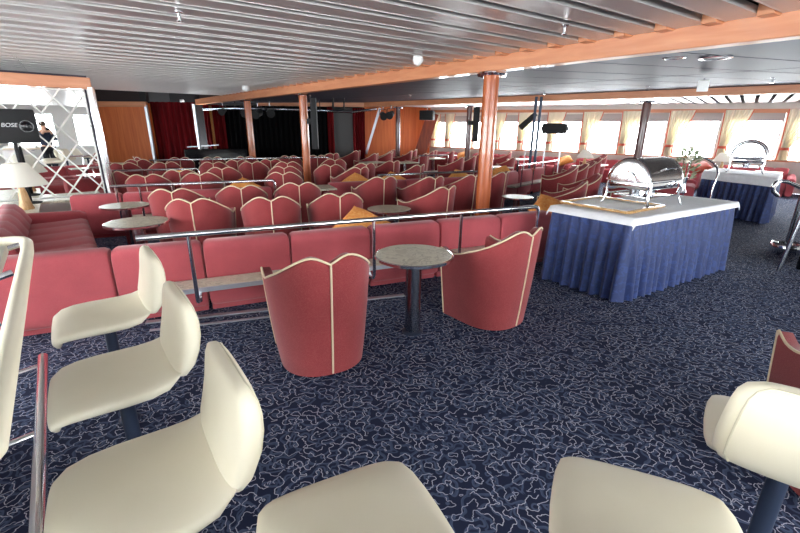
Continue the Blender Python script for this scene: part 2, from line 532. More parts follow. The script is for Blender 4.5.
# window head trim and sill
for nm, z0, z1, th, h in (('trim_8', 2.38, 2.15, .1, .1),):
    a, b = W0 - WN * .02, wr_end - WN * .02
    struct(MB().bar((a.x, a.y, z0), (b.x, b.y, z1 - .14), th, h).build(nm, 'beam', smooth=False))
a, b = W0 - WN * .06, wr_end - WN * .06
struct(MB().bar((a.x, a.y, .86), (b.x, b.y, .86), .2, .04).build('trim_9', 'beam', smooth=False))

# slatted ceiling left of the first beam
sd = Vector((-.835, -.55)); sd = sd.normalized()
mb = MB(); blocks = MB(); PITCH = .345
for k in range(-14, 46):
    p = B1a + b1 * (k * PITCH) + sd * .05
    L = 14.5 if k < 20 else 11
    q = p + sd * L
    if k > 40: continue
    z0, z1 = zc(*p) + .19, zc(*q) + .19
    for (fa, fb) in ((0, .42), (.4215, 1.0)):
        a, b = p.lerp(q, fa), p.lerp(q, fb); za, zb = lerp(z0, z1, fa), lerp(z0, z1, fb)
        mb.bar((a.x, a.y, za), (b.x, b.y, zb), .225, .022)
        n = Vector((-sd.y, sd.x))
        for sg in (-1, 1):
            mb.bar((a.x + n.x * sg * .108, a.y + n.y * sg * .108, za + .012), (b.x + n.x * sg * .108, b.y + n.y * sg * .108, zb + .012), .012, .05)
    e = p + b1 * (PITCH / 2) - sd * .0
    f = e + sd * .16
    blocks.bar((e.x, e.y, zc(*e) + .2), (f.x, f.y, zc(*f) + .2), .1, .08)
ceil = struct(mb.build('ceiling', 'slat', smooth=False))
blocks.build('end_block', 'beam', ceil, smooth=False)
def quad(name, pts, dz, mat, th=.05):
    v = [(x, y, zc(x, y) + dz) for x, y in pts]; n = len(v)
    v2 = [(x, y, z + th) for x, y, z in v]
    return struct(MB().add(v + v2, [tuple(range(n - 1, -1, -1)), tuple(range(n, 2 * n))] + [(i, (i + 1) % n, n + (i + 1) % n, n + i) for i in range(n)]).build(name, mat, smooth=False))
e0, e1 = B1a - b1 * 6.5, B1a + b1 * 17.5
quad('ceiling_void', [BL, BR, wr_end, W0 + WN * .3, (SB0.x, SB0.y + 1), FL, LF], .42, 'void')
struct(MB().bar((e0.x, e0.y, zc(*e0) + .31), (e1.x, e1.y, zc(*e1) + .31), .05, .26).build('trim_15', 'void', smooth=False))  # strip added to stop sky light leaking in above the first beam
# panelled ceiling between the beams
g0, g1 = B1a - b1 * 6, B1a + b1 * 16.5; h0, h1 = B2a - b2 * 8.5, B2b - b2 * .1
pn = MB()
def zz(p, dz): return (p.x, p.y, zc(*p) + dz)
NB = 26
for i in range(NB):
    for (ua, ub) in ((0.02, .42), (.425, .985)):
        t0, t1 = i / NB + .0006, (i + 1) / NB - .0006
        c = [g0.lerp(g1, t0).lerp(h0.lerp(h1, t0), ua), g0.lerp(g1, t1).lerp(h0.lerp(h1, t1), ua), g0.lerp(g1, t1).lerp(h0.lerp(h1, t1), ub), g0.lerp(g1, t0).lerp(h0.lerp(h1, t0), ub)]
        v = [zz(p, lerp(.03, .16, u_)) for p, u_ in zip(c, (ua, ua, ub, ub))] + [zz(p, lerp(.055, .185, u_)) for p, u_ in zip(c, (ua, ua, ub, ub))]
        pn.add(v, [(3, 2, 1, 0), (4, 5, 6, 7)] + [(j, (j + 1) % 4, 4 + (j + 1) % 4, 4 + j) for j in range(4)])
cp = struct(pn.build('ceiling_panelled', 'ceilpanel', smooth=False))
quad('ceiling_backing', [g0, g1, h1, h0], .2, 'void')
# slats between the second beam and the windows
mb = MB()
k0, k1 = W0 + WN * .1, wr_end + WN * .1
for i in range(72):
    t = i / 72
    a, b = h1.lerp(h0, t), k0.lerp(k1, t)
    mb.bar(zz(a, .12), zz(b, .12), .2, .02)
struct(mb.build('ceiling_window_slats', 'slatwhite', smooth=False))
quad('ceiling_window_void', [h0, h1, k0, k1], .25, 'void')


# aluminium strips on the carpet
for i, (p0, p1, w) in enumerate((((146, 323), (404, 295.5), .05), ((150, 331), (276, 316.5), .022))):
    a, b = P(*p0, 0), P(*p1, 0)
    struct(MB().bar((a.x, a.y, .006), (b.x, b.y, .006), w, .012).build('trim_%d' % (10 + i), 'alu', smooth=False))

# mirror bulkhead on the left, with a marble ledge below
mo = PD(94, 120, 7.3).xy
mN = Vector((.633, -.774)); mD = Vector((-.774, -.633))     # facing us / running to port
def MR(k, off=0): return mo + mD * k + mN * off
a, b = MR(-.02, -.13), MR(5.6, -.13)
struct(MB().bar((a.x, a.y, 1.19), (b.x, b.y, 1.19), .2, 2.38).build('wall_bulkhead', 'ceilpanel', smooth=False))
a, b = MR(-.05, .06), MR(5.0, .06)
struct(MB().bar((a.x, a.y, 2.255), (b.x, b.y, 2.255), .16, .17).build('trim_12', 'beam', smooth=False, bevel=.008))
# ------------------------------------------------------------------ columns
def column(p, r, z, label, mat='column'):
    t = thing('column', label, 'column', (p.x, p.y, 0), 0, None)
    MB().tube([(0, 0, 0), (0, 0, z)], r, 24).build('shaft', mat, t)
    MB().lathe([(.12, -.05), (.17, -.045), (.18, -.02), (.16, 0), (.1, 0)], 0, 0, z + .0).build('collar', 'chrome', t)
    return t
cps = [(P(492, 72, 2.27), .095, 'orange wooden column with chrome collar rising behind the near handrail'),
       (Vector((-2.2, 10.0, 0)), .09, 'red wooden column with a tall black loudspeaker strapped to it'),
       (Vector((-4.46, 12.93, 0)), .095, 'slim red wooden column in front of the black stage backdrop'),
       (P(648, 100, 2.3), .095, 'dark backlit wooden column standing before the windows behind the silver food warmer'),
       (P(470, 105, 2.35), .085, 'dark backlit wooden column beside a black column loudspeaker near the windows'),
       (P(398, 107, 2.38), .085, 'thin wooden column in front of the orange veneer wall')]
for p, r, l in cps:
    column(p, r, zc(p.x, p.y), l, 'columnbacklit' if 'dark' in l or 'thin' in l else 'column')
def col_speaker(px, y0, y1, Y, w, label):
    a, b = PD(px, y0, Y), PD(px, y1, Y)
    t = thing('column_loudspeaker', label, 'loudspeaker', (a.x, a.y, b.z))
    h = a.z - b.z
    MB().box(0, 0, h / 2, w, .12, h).build('cabinet', 'black', t, bevel=.01)
    MB().box(-w * .75, .06, h * .55, w * 1.2, .06, .12).build('bracket', 'black', t, bevel=.006)
col_speaker(313, 98, 149, 9.9, .13, 'tall black column loudspeaker on the red column before the stage')
col_speaker(477, 107, 142, 12.6, .16, 'black column loudspeaker hanging against the bright windows')

# ------------------------------------------------------------------ curtains on the window wall
def curtain(s, w, wb, label, group=None):
    o = W0 + WD * s - WN * .1
    t = thing('curtain', label, 'curtain', (o.x, o.y, 0), math.atan2(WD.y, WD.x), group)
    zt, zk = 2.16 + .1 * (1 - s / 20), 1.2
    C = 25
    def row(x0, x1, z, amp): return [(lerp(x0, x1, j / (C - 1)), amp * math.sin(j * 1.9), z) for j in range(C)]
    rows = []
    for i in range(9):
        u = i / 8; e = u ** 1.3
        rows.append(row(lerp(0, .02, u), lerp(w, .02 + wb, e), lerp(zt, zk, u), lerp(.03, .05, u)))
    for i in range(1, 4):
        u = i / 3
        rows.append(row(lerp(.02, .0, u), lerp(.02 + wb, .22, u), lerp(zk, .84, u), .045))
    dr = MB().sheet(rows, .006).build('drape', 'cream', t)
    for nm, j in (('left_edging', 0), ('right_edging', C - 1)):
        sh = [[(r[j][0] + (dx if j else dx - .024), r[j][1] - .012, r[j][2]) for dx in (-.002, .026)] for r in rows]
        MB().sheet(sh, .008).build('edging', 'coral', dr)
    MB().lathe([(wb * .55, -.035), (wb * .62, 0), (wb * .55, .035)], .02 + wb / 2, 0, zk - .02, 14).build('tieback', 'coral', dr)
cur_l = ['cream curtain with coral edging in the far corner beside the veneer wall',
         'narrow cream curtain between the two farthest windows',
         'cream curtain behind the backlit column with the black loudspeaker',
         'cream curtain just right of the orange column',
         'cream curtain behind the black spotlight stand',
         'cream curtain behind the hanging black box loudspeaker',
         'cream curtain left of the backlit column, above the side-on row of chairs',
         'cream curtain just left of the backlit column behind the food warmer',
         'cream curtain just right of the backlit column, above the dried flowers',
         'wide cream curtain above the second buffet table',
         'cream curtain with coral tie at the right edge of the photo']
for i, s in enumerate([.2, .95, 2.1, 3.35, 4.35, 5.5, 6.75, 8.0, 9.35, 10.7, 12.08]):
    curtain(s - .05, .62 if s > 4 else .46, .17, cur_l[i])
# curtains behind the camera, seen in the mirror
for k, c in enumerate(bops[:3]):
    pass

# stage hangings
def hanging(name, a, b, z0, z1, mat, label, waves, cat='curtain', amp=.05):
    a, b = Vector(a), Vector(b); L = (b - a).length; n = int(waves * 8) + 1
    t = (b - a).normalized(); nn = Vector((-t.y, t.x))
    g = []
    for z in (z1, (z0 + z1) / 2, z0):
        g.append([((a + t * (L * j / (n - 1)) + nn * amp * math.sin(2 * PI * j / 8))[0], (a + t * (L * j / (n - 1)) + nn * amp * math.sin(2 * PI * j / 8))[1], z) for j in range(n)])
    o = MB().sheet(g, .01).build(name, mat)
    return tag(o, label, cat)
q = lambda px, Y: PD(px, 130, Y).xy
hanging('stage_curtain', q(146, 15.1), q(198, 15.3), 0, 2.42, 'redcurtain', 'dark red velvet curtain beside the orange veneer panel', 9)
hanging('stage_curtain', q(206, 16.4), q(226, 16.5), 0, 2.4, 'redcurtain', 'narrow red velvet curtain between two slim posts left of the black backdrop', 4)
hanging('stage_backdrop', q(222, 16.9), q(332, 17.6), 0, 2.42, 'drape', 'wide black cloth backdrop hanging behind the stage', 22, 'backdrop')
hanging('stage_curtain', q(328, 17.3), q(334, 17.3), 0, 2.4, 'redcurtain', 'thin red curtain edge beside the grey stage panel', 2)
hanging('stage_curtain', q(353, 17.7), q(365, 17.8), 0, 2.4, 'redcurtain', 'dark red curtain between the grey panel and the slanting white trim', 5)
a, b = q(333, 18.0), q(354, 18.1)
struct(MB().bar((a.x, a.y, 1.2), (b.x, b.y, 1.2), .08, 2.4).build('door_1', 'wallgrey', smooth=False, bevel=.01))
for px, Y, m_, i in ((197, 15.2, 'alu', 13), (213, 16.2, 'gold', 14)):
    a = q(px, Y); struct(MB().bar((a.x, a.y, 0), (a.x, a.y, 2.36), .07, .07, (0, 1, 0)).build('trim_%d' % i, m_, smooth=False))
# stage platform and low black console
struct(MB().prism([tuple(q(175, 14.9)), tuple(q(345, 16.9)), tuple(q(345, 17.9)), tuple(q(226, 17.2)), tuple(q(175, 15.4))], 0, .3).build('floor_stage', 'blackgloss', smooth=False))
a, b = PD(184, 150, 14.6), PD(247, 150, 15.4)
t = thing('console', 'low black console standing along the front of the stage', 'console', (a.x, a.y, 0), math.atan2(b.y - a.y, b.x - a.x))
L = (b.xy - a.xy).length
MB().box(L / 2, .25, .45, L, .5, .9).build('body', 'blackgloss', t, bevel=.02)
MB().box(L * .3, .1, 1.0, L * .5, .05, .03, 0, Matrix.Rotation(-.06, 3, 'Y')).build('music_rest', 'alu', t)
MB().box(L * .3, .12, .95, .05, .05, .1).build('rest_support', 'black', t)
# lighting bar and lamps over the stage front
pts = [PD(px, y, Y) for px, y, Y in ((203, 109, 14.6), (235, 108.5, 14.5), (275, 109, 14.4), (320, 110.5, 14.6), (352, 112, 15.2), (376, 109, 16.0))]
t = thing('lighting_bar', 'silver lighting bar curving above the front of the stage', 'lighting bar', (0, 0, 0))
MB().tube(pts, .045, 10).build('tube', 'steel', t)
for k in (1, 3):
    p = pts[k]; MB().tube([p, (p.x, p.y, zc(p.x, p.y) + .2)], .015, 6).build('hanger', 'black', t)
def spot(px, py, Y, label, s=1.0, rz=0.0):
    c = PD(px, py, Y)
    t = thing('stage_spotlight', label, 'spotlight', c, rz)
    MB().tube([(0, .14 * s, .03), (0, .1 * s, .02), (0, -.12 * s, -.05), (0, -.16 * s, -.06)], [.05 * s, .09 * s, .1 * s, .12 * s], 14).build('can', 'black', t)
    MB().tube([(-.11 * s, 0, 0), (-.11 * s, 0, .16 * s), (.11 * s, 0, .16 * s), (.11 * s, 0, 0)], .012 * s, 6).build('yoke', 'black', t)
    MB().tube([(0, 0, .16 * s), (0, 0, .26 * s)], .015 * s, 6).build('clamp', 'steel', t)
spot(245, 112, 14.4, 'black spotlight on the bar, left one of the pair by the slim red column', 1.1, .3)
spot(258, 113, 14.4, 'black spotlight just right of the slim red column', 1.2, -.2)
spot(270, 112, 14.4, 'black spotlight on the lighting bar, farther right of the slim red column', 1.1, .4)
spot(223, 110.5, 14.5, 'small black spotlight near the left end of the lighting bar', .9)
spot(383, 115, 15.6, 'black spotlight under the beam, left of the thin wooden column', 1.1, .2)
spot(391, 114, 15.5, 'black spotlight under the beam, touching the thin wooden column', 1.1, -.3)
# hanging bracket frame
a = [PD(px, y, 13.0) for px, y in ((333, 109), (333, 97), (344, 96), (344, 109))]
o = MB().tube(a + [a[0]], .035, 6).build('hanging_bracket', 'black'); tag(o, 'black rectangular bracket frame hanging under the ceiling by the stage', 'bracket')

# ------------------------------------------------------------------ ceiling fittings
def dome(px, py, up, r, label):
    c = P(px, py, 2.25); c = P(px, py, zc(c.x, c.y) + up)
    t = thing('smoke_detector', label, 'smoke detector', c)
    MB().lathe([(r * .95, .02), (r, 0), (r * .95, -.03), (r * .6, -.065), (r * .2, -.08), (.002, -.08)], 0, 0, 0, 20).build('dome', 'whiteplastic', t)
    MB().lathe([(r * .9, .0), (r * .9, .035)], 0, 0, .015, 20).build('base', 'whiteplastic', t)
dome(418, 59, .17, .065, 'white smoke detector just left of the orange column on the slatted ceiling')
dome(246, 88, .17, .09, 'white smoke detector above the slim red column before the stage')
dome(182, 101, .17, .08, 'small white smoke detector near the far end of the slatted ceiling')
def sprinkler(px, py, up, label):
    c = P(px, py, 2.25); c = P(px, py, zc(c.x, c.y) + up)
    t = thing('sprinkler', label, 'sprinkler', c)
    MB().lathe([(.03, .06), (.03, .05), (.012, .045), (.012, 0), (.025, -.005), (.025, -.01)], 0, 0, 0, 12).build('head', 'chrome', t)
sprinkler(180, 20, .12, 'chrome sprinkler head on the slats at the upper left')
sprinkler(564, 33, .12, 'chrome sprinkler head on the slats above the long orange beam at right')
sprinkler(647, 90, -.01, 'small sprinkler head above the backlit column behind the food warmer')
sprinkler(544, 94, -.01, 'small sprinkler head on the panels right of the orange column')
sprinkler(410, 97, -.01, 'small sprinkler head on the panels left of the orange column')
sprinkler(772, 82, -.01, 'small sprinkler head on the panels at the right edge')
def downlight(px, py, rr, label):
    c = P(px, py, 2.25); c = P(px, py, zc(c.x, c.y) + .048)
    t = thing('downlight', label, 'ceiling light', c)
    MB().lathe([(rr, 0), (rr, -.012), (rr * .8, -.014), (rr * .75, 0)], 0, 0, 0, 24).build('ring', 'chrome', t)
    MB().lathe([(rr * .76, .0), (rr * .5, .003), (.002, .003)], 0, 0, -.006, 24).build('lens', 'whiteplastic', t)
downlight(674, 57, .1, 'round chrome downlight, left one of two in the grey ceiling panels')
downlight(716, 57, .14, 'larger round pale downlight, right one of two in the grey ceiling panels')
c = P(703, 86, 2.2)
t = thing('ceiling_sign', 'small white box sign hanging under the grey ceiling panels', 'sign', c, -.5)
MB().box(0, 0, 0, .13, .04, .14).build('box', 'whiteplastic', t, bevel=.006)
MB().tube([(0, 0, .07), (0, 0, zc(c.x, c.y) - c.z + .05)], .012, 6).build('stem', 'steel', t)

# ------------------------------------------------------------------ mirror, ledge, pole, lamp, speaker
t = thing('mirror', 'large wall mirror behind white diagonal lattice at the left', 'mirror', (mo.x, mo.y, 0), math.atan2(mD.y, mD.x) )
WM, Z0, Z1 = 4.2, .5, 2.17
MB().box(WM / 2 + .05, .0, (Z0 + Z1) / 2, WM, .02, Z1 - Z0).build('glass', 'mirror', t, smooth=False)
lat = MB(); stp = .36; hh = Z1 - Z0
ys = .022     # local +y faces the room when rotated by mD (checked below)
sgn = 1 if (Vector((-mD.y, mD.x)).dot(mN) > 0) else -1
x = -hh
def seg(x0, x1, za, zb):
    # clip to the panel
    lo, hi = .05, WM + .05
    if x1 < lo or x0 > hi: return
    def zat(xx): return za + (zb - za) * (xx - x0) / (x1 - x0)
    a_, b_ = max(x0, lo), min(x1, hi)
    if b_ - a_ > .02: lat.bar((a_, sgn * .022, zat(a_)), (b_, sgn * .022, zat(b_)), .022, .022, (0, 1, 0))
k = -6
while k * stp < WM + 1:
    x0 = k * stp
    seg(x0, x0 + hh * .78, Z0, Z1); seg(x0, x0 + hh * .78, Z1, Z0); k += 1
for (xa, za, xb, zb) in ((.05, Z0, WM, Z0), (.05, Z1 - .02, WM, Z1 - .02), (.06, Z0, .06, Z1)):
    lat.bar((xa, sgn * .022, za), (xb, sgn * .022, zb), .02, .03, (0, 1, 0))
lat.build('lattice', 'lattice', t, smooth=False)
pp = MR(-.03, .1)
t = thing('pole', 'shiny chrome pole at the right end of the lattice mirror', 'pole', (pp.x, pp.y, 0))
MB().tube([(0, 0, 0), (0, 0, 2.2)], .058, 20).build('shaft', 'chrome', t)
MB().lathe([(.13, 0), (.13, .02), (.09, .035)], 0, 0, 0).build('flange', 'chrome', t)
t = thing('ledge', 'pale marble ledge below the lattice mirror', 'ledge', (0, 0, 0))
LA = [FO(7.3, -.38), FO(8.42, -.38), FO(8.42, .42), FO(8.72, .42), FO(8.72, -3.6), FO(7.3, -3.6)]
MB().prism([tuple(p) for p in LA], .46, .5).build('top', 'marble', t, smooth=False, bevel=.006)
LB = [FO(7.36, -.44), FO(8.46, -.44), FO(8.46, .38), FO(8.7, .38), FO(8.7, -3.6), FO(7.36, -3.6)]
MB().prism([tuple(p) for p in LB], 0, .46).build('base', 'whiteplastic', t, smooth=False)

def table_lamp():
    t = thing('table_lamp', '', 'lamp')
    MB().lathe([(.085, 0), (.09, .015), (.075, .05), (.062, .12), (.05, .22), (.035, .29), (.03, .32)], 0, 0, 0, 20).build('base', 'lampwood', t)
    MB().tube([(0, 0, .3), (0, 0, .62)], .008, 8).build('stem', 'chrome', t)
    pr = [(.3, .3), (.12, .6)]
    n = 28; g = []
    for u in (0, .5, 1):
        r = lerp(.31, .13, u); z = lerp(.33, .62, u)
        g.append([(r * math.cos(2 * PI * j / n), r * math.sin(2 * PI * j / n), z) for j in range(n + 1)])
    MB().sheet(g, .006).build('lamp_shade', 'shade', t)
    return t
LAMP = Kind(table_lamp)
lp = P(27, 209, .5)
LAMP.put(lp, 0, 'table lamp with wide ivory shade on the marble ledge at left')

def speaker_stand(o, z, w, h, label_sp, label_st, rz, letters=True):
    t = thing('speaker_stand', label_st, 'stand', o, rz)
    z0 = o.z
    MB().tube([(0, 0, 0), (0, 0, z - z0)], .025, 12).build('pole', 'black', t)
    MB().lathe([(.14, 0), (.14, .012), (.03, .03)], 0, 0, 0, 20).build('base', 'black', t)
    s = thing('loudspeaker', label_sp, 'loudspeaker', (o.x, o.y, z), rz)
    mb = MB(); cab = mb.prism([(-w / 2, -.12), (w / 2, -.12), (w * .36, .16), (-w * .36, .16)], 0, h).build('cabinet', 'black', s, bevel=.02)
    for sx in (-1, 1):
        MB().lathe([(.085, 0), (.085, .012), (.07, .014), (.05, .004), (.002, .002)], 0, 0, 0, 20).build('driver', 'blackgloss', cab).matrix_local = Matrix.Translation((sx * w * .3, -.12, h * .5)) @ Matrix.Rotation(PI / 2, 4, 'X')
    if letters:
        cu = bpy.data.curves.new('lettering', 'FONT'); cu.body = 'BOSE'; cu.size = .075; cu.extrude = .002; cu.align_x = 'CENTER'; cu.shear = .25
        me = bpy.data.meshes.new_from_object(bpy.data.objects.new('tmp', cu))
        tx = bpy.data.objects.new('lettering', me); COL.objects.link(tx); me.materials.clear(); me.materials.append(M['white'])
        tx.parent = cab; tx.matrix_local = Matrix.Translation((0, -.122, h * .48)) @ Matrix.Rotation(PI / 2, 4, 'X')
    return s
so = P(31, 203, .5)
zs = PD(12, 143, so.y).z
speaker_stand(so, zs, .62, .46, 'black twin-horn loudspeaker on a pole above the ivory lamp', 'thin black pole stand on the marble ledge behind the ivory lamp', .62)
# box loudspeakers near the windows
c = PD(554, 134, 11.8)
s = thing('loudspeaker', 'black box loudspeaker on stand in front of the windows', 'loudspeaker', (c.x, c.y, c.z), -.4)
MB().box(0, 0, .14, .62, .3, .26).build('cabinet', 'black', s, bevel=.02)
for sx in (-1, 1):
    MB().tube([(sx * .31, 0, .14), (sx * .35, 0, .14)], .06, 12).build('knob', 'steel', s)
t = thing('speaker_stand', 'thin twin-legged stand below the black box loudspeaker', 'stand', (c.x, c.y, 0), -.4)
for sx in (-1, 1): MB().tube([(sx * .2, 0, 0), (sx * .2, 0, c.z + .012)], .018, 8).build('leg', 'alu', t)
MB().box(0, 0, .03, .6, .3, .03).build('foot', 'black', t)
c = PD(427, 119, 17.6)
s = thing('loudspeaker', 'black box loudspeaker hung under the beam in the far corner', 'loudspeaker', (c.x, c.y, c.z), -.3)
MB().box(0, 0, .14, .55, .35, .36).build('cabinet', 'black', s, bevel=.02)
MB().tube([(0, 0, .3), (0, 0, zc(c.x, c.y) - c.z + .05)], .02, 8).build('bracket', 'steel', s)
# chrome posts with black camera spotlight
for i, (px, l) in enumerate(((535, 'tall chrome post by the windows, left one of the close pair'), (540, 'tall chrome post by the windows, right one of the close pair'))):
    p = PD(px, 112, 11.2)
    o = MB().tube([(p.x, p.y, 0), (p.x, p.y, zc(p.x, p.y) + .1)], .035, 12).build('post', 'post'); tag(o, l, 'post')
p = PD(528, 122, 12.6)
t = thing('spotlight', 'black tilted spotlight on a thin stand left of the chrome posts', 'spotlight', (p.x, p.y, 0))
MB().tube([(0, 0, 0), (0, 0, p.z)], .015, 8).build('stand', 'alu', t)
MB().lathe([(.2, 0), (.2, .015), (.02, .03)], 0, 0, 0).build('base', 'black', t)
MB().tube([(-.2, 0, p.z - .16), (.2, 0, p.z + .22)], [.09, .07], 12).build('head', 'black', t)
# ------------------------------------------------------------------ tub armchairs
HT = [(0, .868), (.1, .87), (.18, .852), (.28, .81), (.4, .757), (.5, .72), (.6, .682), (.7, .646), (.8, .624), (.9, .62), (1.0, .645)]
def mono(pts, t):
    for i in range(len(pts) - 1):
        if t <= pts[i + 1][0]:
            p0, p1, p2, p3 = pts[max(i - 1, 0)], pts[i], pts[i + 1], pts[min(i + 2, len(pts) - 1)]
            h = p2[0] - p1[0]; u = (t - p1[0]) / h
            m1 = (p2[1] - p0[1]) / max(1e-6, p2[0] - p0[0]) * h; m2 = (p3[1] - p1[1]) / max(1e-6, p3[0] - p1[0]) * h
            return (2*u**3 - 3*u*u + 1) * p1[1] + (u**3 - 2*u*u + u) * m1 + (-2*u**3 + 3*u*u) * p2[1] + (u**3 - u*u) * m2
    return pts[-1][1]
def chair_h(s):
    a = abs(s); h = mono(HT, a)
    if a < .15: h -= .05 * (1 - a / .15) ** 2.2
    return h
def chair_plan(s):
    sb = .64; W, D = .362, .36
    if abs(s) <= sb:
        a = s / sb * PI / 2
        x = W * math.copysign(abs(math.sin(a)) ** .85, a); y = -D * math.cos(a) ** .9 if math.cos(a) > 0 else 0
        return Vector((x, y))
    k = (abs(s) - sb) / (1 - sb)
    return Vector((math.copysign(W - .012 * k, s), .31 * k))
def chair_out(s, z):
    p = chair_plan(s); k = lerp(.79, 1.0, max(0, min(1, z / .84)) ** .8)
    return Vector((p.x * k, p.y * k if p.y < 0 else p.y * lerp(.93, 1, z / .8), z))
def chair_normal(s):
    e = .004
    a, b = chair_plan(max(-1, s - e)), chair_plan(min(1, s + e)); t = (b - a).normalized()
    return Vector((t.y, -t.x, 0))       # outward
def make_chair():
    t = thing('tub_armchair', '', 'chair')
    S = [(-1 + 2 * i / 56) for i in range(57)]
    S = sorted(set(S + [-.02, .02, -.05, .05]))
    cols = []
    for s in S:
        h = chair_h(s); n = chair_normal(s); th = .075
        c = [chair_out(s, z) for z in (.02, .2, .4)] + [chair_out(s, max(.42, h - .03))]
        top = chair_out(s, h)
        c += [top - n * .012, top - n * (th - .015), top - n * th - Vector((0, 0, .03))]
        m = chair_out(s, .38) - n * (th + .0); m.z = .36
        c += [Vector((m.x, m.y, .36))]
        b = chair_out(s, .02) - n * th; c += [Vector((b.x, b.y, .02))]
        cols.append(c)
    sh = MB().loft(cols, True).build('shell', 'red', t, angle=70)
    # piping
    pip = [chair_out(s, chair_h(s)) - chair_normal(s) * .004 + Vector((0, 0, .002)) for s in S]
    MB().tube(pip, .007, 6).build('piping', 'piping', sh)
    MB().tube([chair_out(0, z) + Vector((0, -.003, 0)) for z in (.03, .15, .3, .45, .6, .7, chair_h(0))], .007, 6).build('back_seam', 'piping', sh)
    for sg in (-1, 1):
        MB().tube([chair_out(sg, z) for z in (.03, .2, .4, chair_h(1))], .006, 6).build('front_seam', 'piping', sh)
    # seat cushion and front panel
    st = []
    for y, w, k in ((-.262, .1, .02), (-.245, .15, .05), (-.14, .225, .06), (.1, .246, .06), (.25, .243, .058), (.288, .23, .04), (.295, .21, .015)):
        st.append(((0, y, .4), (w * 1.04, 0, 0), (0, 0, k)))
    MB().pad(st, 20, 4).build('seat_cushion', 'red', t)
    MB().box(0, .25, .185, .5, .05, .33).build('front_panel', 'red', t, bevel=.012)
    return t
CH = Kind(make_chair)
STAGE = Vector((-4.5, 14.5))
LIST = []
def chair_at(px, py, label, group=None, face=None, z=.815, dphi=0, sc=1.0):
    """px, py: the notch at the top of the back; face: heading in degrees from straight ahead to the right"""
    p = P(px, py, z)
    if face is None:
        d = (STAGE - p.xy); ph = math.atan2(d.x, d.y) + math.radians(dphi)
    else: ph = math.radians(face)
    q = p.xy
    if q.y > 16.2: q = q * (16.2 / q.y)
    f = Vector((math.sin(ph), math.cos(ph)))
    LIST.append([q + f * .36 * sc, ph, label, group, sc])
A_ = 'red tub armchair, '
def chair_base(px, py, face, label):
    """px, py: centre of the footprint on the carpet"""
    p = P(px, py, 0); return CH.put((p.x, p.y, 0), -math.radians(face), label)
def chair_seam(px, py, face, label):
    """px, py: foot of the seam at the middle of the back"""
    p = P(px, py, 0).xy; a = math.radians(face)
    LIST.append([p + Vector((math.sin(a), math.cos(a))) * .285, a, label, None, 1.0])
chair_seam(333, 376.5, -25, A_ + 'left of the round table, in front of the near handrail')
chair_seam(515, 328.5, -40, A_ + 'right of the round table, next to the blue buffet table')
chair_at(1015, 388, A_ + 'cut off by the right edge of the photo behind a cream stool', face=20)
R1 = 'in the nearest rank past the first handrail'
g1 = 'armchairs in the nearest rank behind the first handrail'
chair_at(194, 206, A_ + 'leftmost ' + R1, g1, face=-12)
chair_at(266, 202, A_ + 'second from left ' + R1, g1, face=-18)
chair_at(332, 199, A_ + 'third from left ' + R1, g1, face=-18)
chair_at(449, 190.5, A_ + 'just left of the orange column, nearest one past the first handrail', g1, face=-44)
R2 = 'in the second rank behind the first handrail'
g2 = 'armchairs in the second rank behind the first handrail'
for i, (px, py, f) in enumerate(((177, 193, -16), (236, 190, -20), (299, 186.5, -18), (391, 180, -26), (433, 179.6, -34), (473, 177.5, -42), (503, 174.5, -48))):
    chair_at(px, py, A_ + ('leftmost ' if i == 0 else 'rightmost ' if i == 6 else ORD[i] + ' from left ') + R2, g2, face=f)
R3 = 'in the third rank, just past the second handrail'
g3 = 'armchairs just past the second handrail'
for i, (px, py, f) in enumerate(((110, 174.5, 28), (150.5, 178, -22), (190, 178, -22), (278, 175.5, -14), (364.7, 171, -38), (421, 167, -52))):
    chair_at(px, py, A_ + ('leftmost, sideways, ' if i == 0 else 'rightmost, sideways, ' if i == 5 else ORD[i] + ' from left ') + R3, g3, face=f)
R4 = 'in the fourth rank from the camera'
g4 = 'armchairs in the fourth rank from the camera'
for i, (px, py, f) in enumerate(((155, 172.5, -20), (197, 171, -18), (284, 169, -14), (332, 167, -14), (365, 165.5, -30), (394, 163, -38))):
    chair_at(px, py, A_ + ('leftmost ' if i == 0 else 'rightmost ' if i == 5 else ORD[i] + ' from left ') + R4, g4, face=f)
R5 = 'in the fifth rank from the camera'
g5 = 'armchairs in the fifth rank from the camera'
for i, (px, py, f) in enumerate(((131.5, 165, -30), (157, 164.5, -35), (220.6, 164, -18), (251, 163.7, -14), (281, 164, -14))):
    chair_at(px, py, A_ + ('leftmost ' if i == 0 else 'fourth from left ' if i == 3 else 'rightmost ' if i == 4 else ORD[i] + ' from left ') + R5, g5, face=f)
R6 = 'in the far rank before the stage'
g6 = 'armchairs in the far rank before the stage'
far = ((109, 160, 30), (128, 159.5, 40), (155, 161, -30), (182.5, 160.5, -28), (207, 160.5, -24), (233.5, 160.5, -18), (245, 158.5, -14), (265.5, 160, -14), (293.5, 157.5, -12), (316.5, 158, -12), (333.5, 154.8, -40), (335, 161, -18))
for i, (px, py, f) in enumerate(far):
    chair_at(px, py, A_ + ('leftmost ' if i == 0 else 'rightmost ' if i == 11 else ORD[i] + ' from left ') + R6, g6, face=f)
R7 = 'on the starboard side, turned left toward the stage'
g7 = 'armchairs seen from the side before the veneer wall'
side = ((358.5, 152, -62), (377, 155, -66), (392, 154, -66), (403.5, 152, -70), (403, 146.5, -60), (412.5, 151, -78), (418.5, 149, -78), (425.5, 146, -72), (428, 155, -60), (435, 147, -70), (446, 151, -70))
for i, (px, py, f) in enumerate(side):
    chair_at(px, py, A_ + ('leftmost' if i == 0 else 'rightmost' if i == 10 else ORD[i] + ' from left') + ' in the far group below the slanting veneer wall', g7, face=f)
g8 = 'armchairs between the two wooden columns near the windows'
